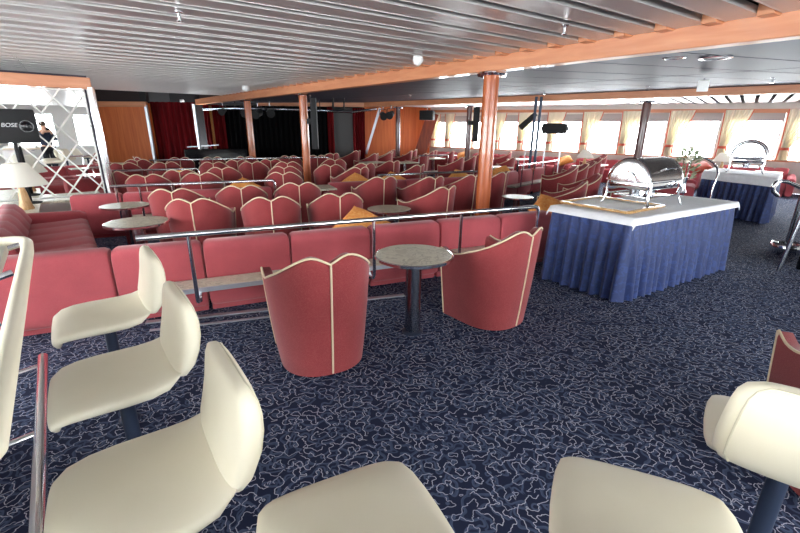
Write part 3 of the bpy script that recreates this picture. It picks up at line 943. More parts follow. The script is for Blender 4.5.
mid = ((464, 159, -64), (476, 157.6, -66), (497, 152.5, -70), (503, 150.5, -72), (508, 150.5, -74), (515, 159, -58))
for i, (px, py, f) in enumerate(mid):
    chair_at(px, py, A_ + ('leftmost' if i == 0 else 'rightmost' if i == 5 else ORD[i] + ' from left') + ' in the group behind the orange column', g8, face=f)
g9 = 'side-on armchairs in a close row left of the food warmer'
for i, (px, py, f) in enumerate(((579, 166, -60), (588.5, 164, -62), (596, 161.5, -64), (602, 158, -66), (607, 154.5, -68))):
    chair_at(px, py, A_ + ('nearest' if i == 0 else 'farthest' if i == 4 else ORD[i] + ' from the front') + ' of the side-on row left of the food warmer', g9, face=f - 12, z=.91, sc=1.05)
chair_at(567, 184, A_ + 'half hidden beside the buffet table with an orange cushion', face=-64)
chair_at(640, 180, A_ + 'glimpsed through the legs of the food warmer', face=-75)
chair_at(612, 178, A_ + 'just left of the food warmer behind the buffet table', face=-78)


# ---- keep every chair clear of its neighbours, the columns, the rails and the sofas
E1 = Vector((.915, .403)); N1 = Vector((-.403, .915))
ROWS = []          # (e0, e1, n0, n1) strips taken by rails and sofas, filled below
def place_chairs():
    cps_ = [p.xy for p, r, l in cps]
    tb_ = [P(137, 221.5, .66).xy, P(389, 208.5, .63).xy, P(517, 196.5, .56).xy]
    for it in range(120):
        for i, a in enumerate(LIST):
            for b in LIST[i + 1:]:
                d = b[0] - a[0]; L = d.length
                if L < .8:
                    u = d / L if L > 1e-4 else Vector((0, 1))
                    wa = a[0].length ** 2; wb = b[0].length ** 2
                    if a[0].length < 5.2: wa = 0
                    if b[0].length < 5.2: wb = 0
                    k = (.8 - L) / max(1e-6, wa + wb)
                    a[0] -= u * k * wa; b[0] += u * k * wb
            dw = (a[0] - W0).dot(WN)
            if dw > -1.5: a[0] -= WN * (dw + 1.5)
            dm = (a[0] - mo).dot(mN)
            if dm < .5 and (a[0] - mo).dot(mD) > -.45: a[0] -= mD * ((a[0] - mo).dot(mD) + .45)
            for c in tb_:
                d = a[0] - c
                if d.length < .69: a[0] = c + d.normalized() * .69
            for c in cps_:
                d = a[0] - c
                if d.length < .53: a[0] = c + d.normalized() * .53
            e, n = a[0].dot(E1), a[0].dot(N1)
            for (e0, e1, n0, n1) in ROWS:
                if e0 - .3 < e < e1 + .3 and n0 - .37 < n < n1 + .39:
                    lo, hi = n - (n0 - .37), (n1 + .39) - n
                    dn_ = -lo if lo < hi else hi
                    de = min((e - (e0 - .3), -1), ((e1 + .3) - e, 1))
                    if de[0] < abs(dn_): a[0] += E1 * de[0] * de[1]
                    else: a[0] += N1 * dn_
    for o, ph, label, group, sc in LIST: CH.put((o.x, o.y, 0), -ph, label, group, sc)

# ------------------------------------------------------------------ rails and sofas
def EN(e, n): return Vector((E1.x * e + N1.x * n, E1.y * e + N1.y * n))
def to_e(px, py, z):
    p = P(px, py, z).xy; return p.dot(E1), p.dot(N1)

def sofa_module(L):
    def mk():
        t = thing('sofa', '', 'sofa')
        g = .006
        def padx(name, y, z, hy, hz, p=4):
            st = []
            for x, k in ((g, .3), (g + .008, .75), (g + .04, 1), (L - g - .04, 1), (L - g - .008, .75), (L - g, .3)):
                q = 1 - (1 - k) * .25
                st.append(((x, y, z), (0, hy * q, 0), (0, 0, hz * q)))
            return MB().pad(st, 24, p).build(name, 'sofa', t)
        padx('backrest', .1, .36, .105, .30, 5)
        padx('seat', .36, .33, .25, .1, 4)
        MB().box(L / 2, .33, .115, L - .03, .5, .23).build('base', 'sofa', t, bevel=.01)
        return t
    return mk
def sofa_row(n, es, desc, group, back=False):
    K = {}; ROWS.append((es[0], es[-1], n - .02, n + .62))
    for i, (a, b) in enumerate(zip(es, es[1:])):
        L = round(b - a, 2)
        K.setdefault(L, Kind(sofa_module(L)))
        o = EN(a, n)
        K[L].put((o.x, o.y, 0), math.atan2(E1.y, E1.x), 'rose red low-backed sofa unit, ' + ('leftmost' if i == 0 else 'rightmost' if i == len(es) - 2 else ORD[i] + ' from left') + ' ' + desc, group)
sofa_row(3.86, [-2.35, -.85, -.17, .58, 1.38, 2.18, 2.98, 3.75], 'in the row along the nearest handrail', 'sofa units along the nearest handrail')

def handrail(name, e0, e1, n, z, posts, label, shelf=None, zs=.33, hook=.08):
    ROWS.append((e0, e1, n - .04, n + .5))
    o = EN(e0, n)
    t = thing('handrail', label, 'handrail', (o.x, o.y, 0), math.atan2(E1.y, E1.x))
    L = e1 - e0
    MB().tube([(0, 0, z), (L - .04, 0, z), (L - .012, 0, z - .012), (L, 0, z - .04), (L, 0, z - .12)], .021, 12).build('rail', 'chrome', t)
    for e in posts:
        x = e - e0
        if x > L - .05: pts = [(L, 0, z - .1), (L, 0, zs + .01), (L, .03, zs - .03), (L, hook, zs - .03)]
        else: pts = [(x, 0, z - .01), (x, 0, zs + .01), (x, .03, zs - .03), (x, hook, zs - .03)]
        po = MB().tube(pts, .016, 10).build('post', 'chrome', t)
        MB().box(pts[0][0], hook * .75, zs - .045, .05, .1, .05).build('bracket', 'steel', po, bevel=.006)
    if shelf:
        a, b = shelf[0] - e0, shelf[1] - e0
        sh = MB().box((a + b) / 2, hook + .11, zs, b - a, .2 if hook < .2 else .25, .035).build('shelf', 'marble', t, bevel=.006); sh['label'] = 'marble shelf'
        MB().box((a + b) / 2, hook + .11 - (.1 if hook < .2 else .125), zs, b - a, .012, .04).build('shelf_edge', 'alu', sh)
    return t
pe = [to_e(px, py, .85)[0] for px, py in ((188, 233), (371, 218), (460, 212), (543, 207.5))]
e0 = to_e(135, 240, .85)[0]
handrail('near', e0, pe[-1], 3.38, .85, pe, 'long chrome handrail with marble shelf, nearest to the camera', (e0 - .1, pe[-1] + .1), .33, .22)
# second line of rails
n2 = 7.0
zr = .81
ea, eb = to_e(109, 187, zr)[0], to_e(275, 181, zr)[0]
handrail('second', ea, eb, n2, zr, [to_e(x, y, zr)[0] for x, y in ((114, 187), (138, 186), (172, 184), (225, 183))] + [eb], 'chrome handrail second from the camera at left, ending in a corner post', (to_e(112, 187, zr)[0], to_e(224, 183, zr)[0]))
sofa_row(n2 + .36, [ea - .6, ea + .05, ea + .7, ea + 1.5, eb], 'in the row along the second handrail', 'sofa units along the second handrail')
ec, ed = to_e(375, 174.5, zr)[0], to_e(478, 169.5, zr)[0]
handrail('right', ec, ed, n2 + .2, zr, [ec + .02, (ec + ed) / 2, ed], 'chrome handrail between the orange column and the round table, farther back', (ec, ed))
sofa_row(n2 + .56, [ec - .8, ec, ec + .75, ec + 1.5, ed + .1], 'in the row left of the orange column', 'sofa units left of the orange column')
n3 = 9.15
ea, eb = to_e(105, 171, zr), to_e(198, 169, zr)
n3 = (ea[1] + eb[1]) / 2
handrail('third', ea[0], eb[0], n3, zr, [ea[0] + .1, (ea[0] + eb[0]) / 2, eb[0]], 'chrome handrail third from the camera at left', (ea[0], eb[0]))
sofa_row(n3 + .36, [lerp(ea[0], eb[0], u / 2) for u in range(3)], 'in the short row along the third handrail', 'sofa units along the third handrail')
ea, eb = to_e(150, 160, .84), to_e(330, 157.5, .84)
n4 = (ea[1] + eb[1]) / 2
handrail('fourth', ea[0], eb[0], n4, .84, [lerp(ea[0], eb[0], u) for u in (.02, .25, .5, .75, 1)], 'long chrome handrail in front of the stage', (ea[0] + .2, ea[0] + 1.2))
ea, eb = to_e(421, 156, .84), to_e(446, 155, .84)
handrail('corner', ea[0], eb[0], (ea[1] + eb[1]) / 2, .84, [ea[0], eb[0]], 'short chrome handrail in the far group below the veneer wall', (ea[0], eb[0]))

place_chairs()
# rail with shelf and sofas near the windows (runs forward)
ra, rb = P(518, 165.5, .85), P(558, 160.5, .85)
d = (rb - ra).xy; L = d.length
t = thing('handrail', 'chrome handrail with marble shelf below the hanging box loudspeaker', 'handrail', (ra.x, ra.y, 0), math.atan2(d.y, d.x))
MB().tube([(0, 0, .72), (-.03, 0, .8), (0, 0, .85), (L, 0, .85), (L + .3, .1, .85)], .022, 10).build('rail', 'chrome', t)
for u in (.1, .37, .66, .92): MB().tube([(L * u, 0, .84), (L * u, 0, .36), (L * u, .1, .34)], .017, 8).build('post', 'chrome', t)
MB().box(L / 2, .15, .36, L, .25, .035).build('shelf', 'marble', t, bevel=.006)['label'] = 'marble shelf'
dn = d.normalized(); nn = Vector((-dn.y, dn.x))
K3 = Kind(sofa_module(round(L / 3, 2)))
for i in range(3):
    o = ra.xy + dn * (L / 3 * i) + nn * .32
    K3.put((o.x, o.y, 0), math.atan2(dn.y, dn.x), 'rose red low-backed sofa unit, ' + ['nearest', 'middle', 'farthest'][i] + ' of three behind the rail by the box loudspeaker', 'sofa units behind the rail by the box loudspeaker')

# channelled sofa at the left
def channel_sofa(L, nch, label, loc, rz, arms=(True, True)):
    t = thing('channelled_sofa', label, 'sofa', loc, rz)
    w = L / nch
    seat = []
    mb = MB(); bk = MB()
    def section(pr, n=24, amp=.014):
        pass
    # seat: profile across channels (x), depth y
    for m_, (y0, y1, z0, z1) in (('s', (0.0, .62, .2, .44)),):
        rings = []
        X = [L * i / (nch * 8) for i in range(nch * 8 + 1)]
        for x in X:
            b = .03 * (1 - abs(math.sin(PI * x / w)) ** .45)
            rings.append([(x, y1, z0), (x, y1, z1 - .06), (x, y1 - .02 , z1 - .02 - b), (x, y1 - .07, z1 - b), (x, .3, z1 - .012 - b), (x, y0, z1 - .02 - b), (x, y0, z0)])
        mb.loft(rings, True)
    mb.build('seat', 'sofa', t, angle=60)
    rings = []
    for x in X:
        b = .03 * (1 - abs(math.sin(PI * x / w)) ** .45)
        rings.append([(x, 0.0 - b, .36), (x, .06 - b, .48), (x, 0 - b, .62), (x, -.06, .69 - b), (x, -.17, .7 - b), (x, -.23, .64), (x, -.23, .36)])
    bk.loft(rings, True); bk.build('backrest', 'sofa', t, angle=60)
    MB().box(L / 2, .2, .1, L - .02, .78, .2).build('base', 'sofa', t, bevel=.01)
    for k, x in enumerate((-.09, L + .09)):
        if arms[k]:
            st = [((x, -.22, .27), (.08, 0, 0), (0, 0, .24)), ((x, -.2, .27), (.095, 0, 0), (0, 0, .27)), ((x, .55, .255), (.095, 0, 0), (0, 0, .255)), ((x, .62, .245), (.07, 0, 0), (0, 0, .225))]
            MB().pad(st, 22, 4).build('armrest', 'sofa', t)
    return t
p = FO(4.35, -.52)
# local x runs forward along the deck, +y faces starboard: heading chosen so that x -> -FA
pf = FO(7.05, -.5)
channel_sofa(2.05, 5, 'long rose red sofa with channelled cushions below the marble ledge at left', (pf.x, pf.y, 0), math.atan2(-FA.y, -FA.x), (True, False))

# benches below the windows
def bench_row(s0, s1, step, off, desc):
    k = 0; L = round(step - .02, 2); K = Kind(lambda: channel_sofa(L, 3, '', (0, 0, 0), 0, (False, False)))
    s = s0; items = []
    while s + step <= s1 + .01: items.append(s); s += step
    for i, s in enumerate(items):
        o = W0 + WD * s - WN * off
        K.put((o.x, o.y, 0), math.atan2(-WD.y, -WD.x) , 'rose red window bench unit, ' + ('leftmost' if i == 0 else 'rightmost' if i == len(items) - 1 else ORD[i] + ' from left') + ' ' + desc, 'window bench units ' + desc)
def wbench(s, L, nch, label, group=None):
    o = W0 + WD * (s + L) - WN * .42
    return channel_sofa(L, nch, label, (o.x, o.y, 0), math.atan2(-WD.y, -WD.x), (True, True))
for i, (s, L, l) in enumerate(((.5, 1.5, 'rose red window bench in the far corner below the cream curtains'), (2.55, 1.5, 'rose red window bench left of the backlit column with black loudspeaker'),
        (4.6, 1.6, 'rose red window bench behind the chrome posts'), (6.75, 1.4, 'rose red window bench behind the close row of side-on armchairs'), (8.7, 1.6, 'rose red window bench behind the food warmer'), (10.85, 1.5, 'rose red window bench behind the second buffet table'), (12.9, 1.8, 'rose red window bench at the right edge of the photo'))):
    wbench(s, L, max(4, int(L / .3)), l)

# sofa right of the dried flowers (salmon end seen side-on)
o = P(705, 186, 0)
p = PD(693, 172, 9.6)
channel_sofa(1.4, 5, 'rose red sofa seen past the dried flowers, side-on', (p.x, p.y + .9, 0), math.radians(-125), (True, True))

# ------------------------------------------------------------------ orange cushions
def make_cushion():
    n = 14; G = []; a = .235
    V = []; F_ = []
    for sgn in (1, -1):
        for i in range(n + 1):
            for j in range(n + 1):
                u, v = -1 + 2 * i / n, -1 + 2 * j / n
                pin = 1 - .07 * (1 - abs(u)) * abs(v) ** 2 - 0.0
                x = a * u * (1 - .08 * (1 - v * v) ** 1 * abs(u)); z = a * v * (1 - .08 * (1 - u * u) * abs(v))
                th = .075 * ((1 - u ** 4) * (1 - v ** 4)) ** .6 + .004 + .006 * math.sin(5 * u + 3 * v)
                V.append((x, sgn * th, z))
    m = (n + 1) ** 2
    for i in range(n):
        for j in range(n):
            q = i * (n + 1) + j; F_.append((q, q + 1, q + n + 2, q + n + 1)); F_.append((m + q, m + q + n + 1, m + q + n + 2, m + q + 1))
    rim = [j for j in range(n + 1)] + [i * (n + 1) + n for i in range(1, n + 1)] + [n * (n + 1) + j for j in range(n - 1, -1, -1)] + [i * (n + 1) for i in range(n - 1, 0, -1)]
    for q, r in zip(rim, rim[1:] + rim[:1]): F_.append((q, q + m, r + m, r))
    R = Matrix.Rotation(math.radians(-60), 3, 'X') @ Matrix.Rotation(PI / 4, 3, 'Y')
    V = [R @ Vector(v) for v in V]
    zmin = min(v.z for v in V)
    V = [(v.x, v.y, v.z - zmin) for v in V]
    o = MB().add(V, F_).build('cushion', 'orange')
    o['category'] = 'cushion'
    return o
CU = Kind(make_cushion)
def col_hit(px, py, o, n):
    """point of the floor below that picture column on the line (p - o).n = 0"""
    r = ray(px, py); o = Vector(o); n = Vector(n); t = o.dot(n) / (r.x * n.x + r.y * n.y)
    return Vector((r.x * t, r.y * t))
def cushion(px, py, n, rz, label, z=.432):
    p = col_hit(px, py, N1 * n, N1); CU.put((p.x, p.y, z), rz, label)
def cushion_w(px, py, off, rz, label):
    p = col_hit(px, py, W0 - WN * off, WN); CU.put((p.x, p.y, .45), rz, label)
cushion(362, 214, 4.24, .4, 'orange cushion leaning on the nearest sofa row, left of the near round table')
cushion(553, 190, 4.24, .2, 'big orange cushion beside the picture frame on the buffet')
cushion(243, 177, n2 + .72, .4, 'orange cushion on the second sofa row, below the rail corner post')
cushion(180, 162, n3 + .72, .4, 'orange cushion beside the end of the third handrail')
cushion(356, 164, n2 + .92, .2, 'orange cushion left of the far round table, between armchairs')
cushion(393, 171.5, n2 + .92, .2, 'orange cushion under the end of the rail left of the orange column')
cushion(461, 166, n2 + .92, .3, 'pointed orange cushion left of the orange column')
p = ra.xy + dn * .5 + nn * .66
CU.put((p.x, p.y, .432), -.6, 'orange cushion right of the orange column, near the chrome posts')
cushion_w(566, 151.5, .8, -.9, 'small orange cushion below the lampshade by the windows')
cushion_w(463, 149, .8, -.9, 'orange cushion on the far bench by the backlit column with loudspeaker')
cushion_w(703, 158, .8, -.9, 'rust red cushion right of the dried flowers')
rc = [o for o in COL.objects if o.get('label', '').startswith('rust red cushion')][0]
rc.data = rc.data.copy(); rc.data.materials[0] = M['rust']

# ------------------------------------------------------------------ tables
def round_table():
    t = thing('round_table', '', 'table')
    MB().lathe([(.002, .66), (.29, .66), (.296, .655), (.296, .635), (.002, .635)], 0, 0, 0, 48).build('tabletop', 'marble', t, angle=30)
    MB().lathe([(.297, .633), (.303, .636), (.303, .656), (.297, .659)], 0, 0, 0, 48).build('rim', 'chrome', t.children[0])
    MB().lathe([(.13, .615), (.13, .632)], 0, 0, 0, 24).build('mount', 'post', t)
    MB().lathe([(.062, .015), (.062, .62)], 0, 0, 0, 24).build('pedestal', 'steel', t, angle=30)
    MB().lathe([(.085, 0), (.085, .008), (.06, .02)], 0, 0, 0, 32).build('base', 'post', t)
    return t
RT = Kind(round_table)
for px, py, l, sc in ((414, 254, 'round marble table between the two red armchairs in the foreground', 1.02), (137, 221.5, 'nearer round table by the left end of the near handrail', 1.0), (125, 205, 'farther of the two round tables beside the left sofa', .95),
                  (389, 208.5, 'round marble table behind the near handrail, in front of armchairs', .95), (517, 196.5, 'round marble table just right of the orange column', .85)):
    p = P(px, py, .66 * sc); RT.put((p.x, p.y, 0), 0, l, None, sc)
def small_table():
    t = thing('side_table', '', 'table')
    MB().box(0, 0, .64, .7, .55, .03).build('tabletop', 'marble', t, bevel=.008)
    MB().lathe([(.045, .01), (.045, .625)], 0, 0, 0, 16).build('pedestal', 'steel', t)
    MB().lathe([(.18, 0), (.18, .012), (.05, .025)], 0, 0, 0, 20).build('base', 'post', t)
    return t
ST = Kind(small_table); PUT = []
for px, py, l, f in ((373, 158, 'pale table in the far group, left of the thin wooden column', .6), (405, 160.5, 'pale table in the far group, right of the thin wooden column', .6), (433, 151, 'small pale table by the far windows', .6), (446, 157, 'pale table in front of the far window benches', .6),
                  (497, 167, 'pale table seen behind the orange column', .6), (519, 154.5, 'pale table below the spotlight stand', .8), (596, 157, 'pale table behind the side-on row of armchairs', .8), (312, 169, 'pale table behind the red column with loudspeaker', .4), (122, 170, 'pale table near the chrome pole at left', .4), (768, 172, 'pale table at right behind the second buffet table', .8)):
    p = P(px, py, .655).xy
    if p.y > 15.5: p *= 15.5 / p.y
    for k in sorted(range(-40, 41), key=abs):
        q = p * (1 + k * .01)
        e_, n_ = q.dot(E1), q.dot(N1)
        if all((q - c[0]).length > .8 for c in LIST) and all((q - o_).length > .95 for o_ in PUT) and (q - W0).dot(WN) < -1.35 and all((q - c[0].xy).length > .55 for c in cps) and not any(a - .4 < e_ < b + .4 and c - .4 < n_ < d_ + .4 for a, b, c, d_ in ROWS):
            ST.put((q.x, q.y, 0), f, l); PUT.append(q); break
for px, py, z, l in ((584, 165, .66, 'small ivory lamp by the windows behind the box loudspeaker'), (722, 164, .66, 'small ivory lamp above the dried flowers by the windows')):
    p = PD(px, py, 12.3 if px < 600 else 11.2)
    t = thing('lamp_table', 'small table carrying the ivory lamp ' + ('behind the box loudspeaker' if px < 600 else 'right of the dried flowers'), 'table', (p.x, p.y, 0))
    MB().box(0, 0, .63, .5, .5, .03).build('tabletop', 'marble', t, bevel=.008)
    MB().lathe([(.05, .01), (.05, .615)], 0, 0, 0, 16).build('pedestal', 'steel', t)
    MB().lathe([(.18, 0), (.18, .012), (.05, .025)], 0, 0, 0, 20).build('base', 'post', t)
    LAMP.put((p.x, p.y, .645), 0, l, None, .72)
# ------------------------------------------------------------------ bar with stools
BD = Vector((-.624, .781)); BQ = Vector((.781, .624))         # along the bar / towards the room
b0 = P(35, 238, 1.04).xy
def BP(k, o, z=0): return Vector((b0.x - BD.x * k + BQ.x * o, b0.y - BD.y * k + BQ.y * o, z))   # k metres back from the far end
t = thing('bar_counter', 'white bar counter with padded cream rail at the left edge', 'bar counter', (0, 0, 0))
R = .075; BL_ = 2.02
pts = [BP(R * (1 - math.cos(a)) , R * math.sin(a) - R, 1.04) for a in ()]
rail = [BP(0, -.75, 1.04), BP(0, -.4, 1.04), BP(0, -.13, 1.04)]
for a in (30, 60, 90): rail.append(BP(.1 * (1 - math.cos(math.radians(a))), -.13 + .1 * math.sin(math.radians(a)), 1.04))
for k in (.3, .62, .64, 1.2, 1.6, BL_ - .1): rail.append(BP(k, -.022, 1.04))
for a in (30, 60, 90): rail.append(BP(BL_ - .1 + .1 * math.sin(math.radians(a)), -.03 - .1 * (1 - math.cos(math.radians(a))), 1.04))
rail.append(BP(BL_, -.75, 1.04))
MB().tube(rail, .025, 16).build('arm_rail', 'vinyl', t)
c = BP(BL_ / 2, -.455); rzb = math.atan2(BD.y, BD.x)
MB().box(c.x, c.y, 1.02, BL_ - .2, .7, .045, rzb).build('countertop', 'counter', t, bevel=.008)
ms = MB()
for k in (.35, .75, 1.15, 1.55):
    c = BP(k, -.22); ms.box(c.x, c.y, 1.0445, .25, .012, .003, rzb)
c = BP(BL_ / 2, -.215); ms.bar(BP(.2, -.235, 1.0435), BP(BL_ - .2, -.235, 1.0435), .008, .003)
ms.build('inlay_line', 'welt', t)
c = BP(BL_ / 2, -.62); MB().box(c.x, c.y, .5, BL_ - .3, .3, 1.0, rzb).build('front', 'whiteplastic', t, bevel=.01)
for k in (.08, .62, 1.2, 1.8):
    MB().tube([BP(k + .04, -.2, 1.0), BP(k, -.06, 1.03)], .014, 8).build('bracket', 'chrome', t)
f0, f1 = P(43, 357, .25).xy, P(38, 533, .25).xy
fd = (f1 - f0).normalized(); f1 = f0 + fd * 2.0
MB().tube([(f0.x, f0.y, .25), (f1.x, f1.y, .25)], .027, 14).build('foot_rail', 'chrome', t)
for k in (.12, .85, 1.6):
    p = f0 + fd * k; q = p - BQ * .36
    MB().tube([(p.x, p.y, .25), (q.x, q.y, .21)], .017, 10).build('foot_rail_bracket', 'chrome', t)

def make_stool():
    t = thing('bar_stool', '', 'bar stool')
    S = [(.2, .586, .1, .006, 0), (.208, .597, .15, .014, .15), (.211, .618, .176, .022, .35), (.201, .64, .192, .027, .65), (.172, .655, .207, .03, 1.1), (.125, .661, .217, .031, 1.4), (.06, .662, .222, .031, 1.55),
         (0, .66, .224, .031, 1.57), (-.08, .66, .222, .031, 1.57), (-.14, .668, .214, .031, 1.75), (-.18, .69, .2, .03, 2.2), (-.2, .72, .185, .028, 2.7), (-.205, .735, .165, .018, 2.9)]
    st = []
    for y, z, w, h, a in S:      # a: direction of the upper-surface normal, measured from forward(+y)
        n = Vector((0, math.cos(a), math.sin(a)))
        st.append(((0, y, z), (w, 0, 0), n * h))
    MB().pad(st, 28, 3.2).build('seat', 'vinyl', t, angle=80)
    st = []; lean = .16
    for u, w, h in ((0, .15, .012), (.012, .19, .03), (.05, .21, .042), (.11, .213, .048), (.17, .21, .048), (.22, .204, .045), (.255, .196, .039), (.28, .18, .031), (.295, .15, .02), (.301, .1, .008)):
        y = -.19 - lean * u - .025 * math.sin(u / .32 * PI); z = .672 + u
        st.append(((0, y, z), (w, 0, 0), Vector((0, 1, lean)).normalized() * h))
    bk = MB().pad(st, 28, 3.0).build('backrest', 'vinyl', t, angle=80)
    # welt round the rear edge of the back
    pts = []
    for sg in (-1, 1):
        r_ = []
        for (c, a, b) in st[1:-1]:
            c, a, b = Vector(c), Vector(a), Vector(b)
            r_.append(c + a * (.86 * sg) - b * .73)
        pts.append(r_)
    path = pts[0] + [(pts[0][-1] + pts[1][-1]) / 2 + Vector((0, 0, .005))] + pts[1][::-1]
    MB().tube(path, .003, 6).build('welt', 'welt', bk)
    MB().lathe([(.028, .02), (.028, .6)], 0, 0, 0, 18).build('post', 'post', t, angle=30)
    MB().lathe([(.1, .6), (.1, .612), (.05, .63)], 0, 0, 0, 20).build('mount', 'post', t)
    MB().lathe([(.055, 0), (.055, .01), (.04, .02), (.028, .03)], 0, 0, 0, 28).build('base', 'post', t)
    return t
SK = Kind(make_stool)
for (x, y, rz, l) in ((-1.545, 2.0, 128, 'cream bar stool farthest from the camera, beside the sofa row at left'), (-1.105, 1.43, 128, 'middle one of the three cream bar stools at the left counter'), (-.69, .9, 126, 'nearest of the three cream bar stools at the left counter'),
                      (-.095, .74, 26, 'cream bar stool cut off by the bottom edge, left of centre'), (.61, .77, -22, 'cream bar stool cut off by the bottom edge, right of centre'), (1.23, 1.07, -36, 'cream bar stool at the right edge, its back toward the camera')):
    o = SK.put((x, y, 0), math.radians(rz), l)
    if 'bottom edge' in l:
        for ch in o.children:
            if ch.name.startswith('backrest'):      # these two backs are tipped well back
                h = Vector((0, -.19, .672)); ch.matrix_local = Matrix.Translation(h) @ Matrix.Rotation(math.radians(24), 4, 'X') @ Matrix.Translation(-h)

# ------------------------------------------------------------------ buffet tables
def buffet(corner, a, b, H, label, over, lab2):
    """corner: nearest corner on the floor, a and b: floor vectors of the two visible sides"""
    t = thing('buffet_table', label, 'table', (corner.x, corner.y, 0))
    cs = [Vector((0, 0)), a, a + b, b]
    MB().prism([tuple(c) for c in cs], H - .03, H).build('tabletop', 'whiteplastic', t, smooth=False)
    ring = []; cyc = [(cs[i], cs[(i + 1) % 4]) for i in range(4)]
    area = a.x * b.y - a.y * b.x
    for p, q in cyc:
        L = (q - p).length; d = (q - p) / L; n = Vector((d.y, -d.x)) * (1 if area > 0 else -1)
        m = int(L / .012)
        for i in range(m): ring.append((p + d * (L * i / m), n, L * i / m))
    rows = []
    for z, am, fl in ((H - .005, .003, .004), (H - .06, .006, .008), (H - .2, .014, .018), (H * .5, .02, .026), (.12, .027, .036), (.012, .03, .04)):
        rows.append([Vector((p.x, p.y, z)) + Vector((n.x, n.y, 0)) * (am * (math.sin(s * 2 * PI / .112) + .45 * math.sin(s * 2 * PI / .27 + 1)) + fl) for p, n, s in ring])
    mb = MB(); mb.loft(rows, False); mb.build('skirt', 'damask', t, angle=80)
    # white cloth lying on top, edges hanging a little
    d1, d2 = a.normalized(), b.normalized()
    c = thing('tablecloth', lab2, 'tablecloth', (corner.x, corner.y, H))
    na, nb = 30, 24; grid = []
    A_, B_ = a.length, b.length; ov = over
    for i in range(na + 1):
        row = []
        for j in range(nb + 1):
            u, v = lerp(-ov, A_ + ov, i / na), lerp(-ov, B_ + ov, j / nb)
            du, dv = max(-u, u - A_, 0), max(-v, v - B_, 0)
            uu, vv = min(max(u, -.042), A_ + .042), min(max(v, -.042), B_ + .042)
            drop = max(0, du - .042) + max(0, dv - .042)
            if du > .042 and dv > .042: drop = (du + dv - .084) * .85
            wob = .002 * math.sin(7 * u + 3 * v) + .0015 * math.sin(19 * v)
            p = d1 * uu + d2 * vv
            row.append((p.x, p.y, .006 + max(0, wob) - drop))
        grid.append(row)
    MB().sheet(grid, .004).build('cloth', 'cloth', c, angle=70)
    return H
c0 = P(617, 302, 0).xy
va = P(545, 281, 0).xy - c0
vb = P(719, 269, 0).xy - c0
vb = vb.normalized() * 2.05
perp = Vector((-vb.y, vb.x)).normalized()
va = perp * .84 if perp.dot(va) > 0 else -perp * .84
va = (va + (P(545, 281, 0).xy - c0).normalized() * .84) / 2
buffet(c0, va, vb, .825, 'long buffet table with pleated blue skirt beside the right armchair', .1, 'white tablecloth on the nearer blue-skirted buffet table')
TOP = .836
c1 = P(763, 224, 0).xy
wa = P(702, 212, 0).xy - c1
wb_ = P(776, 205, 0).xy - c1
wb_ = wb_.normalized() * 1.25; wa = wa.normalized() * 1.35
buffet(c1, wa, wb_, .825, 'smaller blue-skirted buffet table in front of the right windows', .2, 'white tablecloth on the smaller buffet table near the windows')

# ------------------------------------------------------------------ food warmers
def warmer(open_=False):
    t = thing('chafing_dish', '', 'food warmer')
    L, R, z0 = .52, .2, .23
    if not open_:
        prof = [(R * math.cos(PI * i / 20), z0 + R * math.sin(PI * i / 20)) for i in range(21)]
        out = [[(x, y, z) for y, z in prof] for x in (-L / 2, -L / 2 + .01, L / 2 - .01, L / 2)]
        MB().loft([[(x, y, z) for y, z in prof] for x in (-L / 2 + .012, L / 2 - .012)], False, False).build('roll_top', 'pan', t, angle=60)
        for sx in (-1, 1):
            x = sx * (L / 2)
            rings = []
            for r, dx in ((1.03, -.012), (1.03, .0), (.98, .012), (.8, .018), (.45, .02), (.42, .03), (.2, .034)):
                rings.append([(x + sx * dx, y * r, z0 + (z - z0) * r) for y, z in prof])
            MB().loft(rings, True, True).build('end_disc', 'chrome', t, angle=50)
        MB().tube([(-.1, -R * .93, z0 + .1), (-.1, -R * 1.15, z0 + .12), (.1, -R * 1.15, z0 + .12), (.1, -R * .93, z0 + .1)], .01, 8).build('handle', 'chrome', t)
    else:
        MB().tube([(0, .23 * math.cos(PI * i / 18), z0 + .23 * math.sin(PI * i / 18) + .02) for i in range(19)], .032, 10).build('hoop', 'chrome', t)
        MB().tube([(.25, .23 * math.cos(PI * i / 18), z0 + .23 * math.sin(PI * i / 18) + .02) for i in range(19)], .012, 10).build('hoop', 'chrome', t)
        prof = [(R * math.cos(PI * i / 14), z0 + R * math.sin(PI * i / 14)) for i in range(4, 15)]
        MB().loft([[(x, y, z) for y, z in prof] for x in (-L / 2, L / 2)], False, False).build('roll_top', 'chrome', t, angle=60)
    MB().box(0, 0, z0 - .035, L - .03, 2 * R - .03, .07).build('water_pan', 'chrome', t, bevel=.012)
    rim = [(-L / 2, -R, z0 + .004), (L / 2, -R, z0 + .004), (L / 2, R, z0 + .004), (-L / 2, R, z0 + .004), (-L / 2, -R, z0 + .004)]
    MB().tube(rim, .012, 8).build('rim', 'chrome', t)
    for sx in (-1, 1):
        for sy in (-1, 1):
            x, y = sx * (L / 2 - .02), sy * R
            MB().tube([(x, y, z0), (x, y * 1.05, z0 - .06), (x * 1.02, y * 1.0, .1), (x * 1.06, y * 1.08, .03), (x * 1.12, y * 1.16, .008)], [.012, .012, .011, .01, .012], 8).build('leg', 'chrome', t)
    for sy in (-1, 1): MB().tube([(-L / 2 + .02, sy * R * 1.0, .1), (L / 2 - .02, sy * R * 1.0, .1)], .007, 6).build('stretcher', 'chrome', t)
    MB().box(0, 0, .09, L * .75, R * 1.6, .012).build('burner_shelf', 'chrome', t, bevel=.003)
    for sx in (-1, 1): MB().lathe([(.045, .096), (.045, .15), (.03, .155), (.002, .155)], sx * .12, 0, 0, 18).build('burner', 'steel', t)
    return t
w = warmer(); p = P(640, 204, TOP)
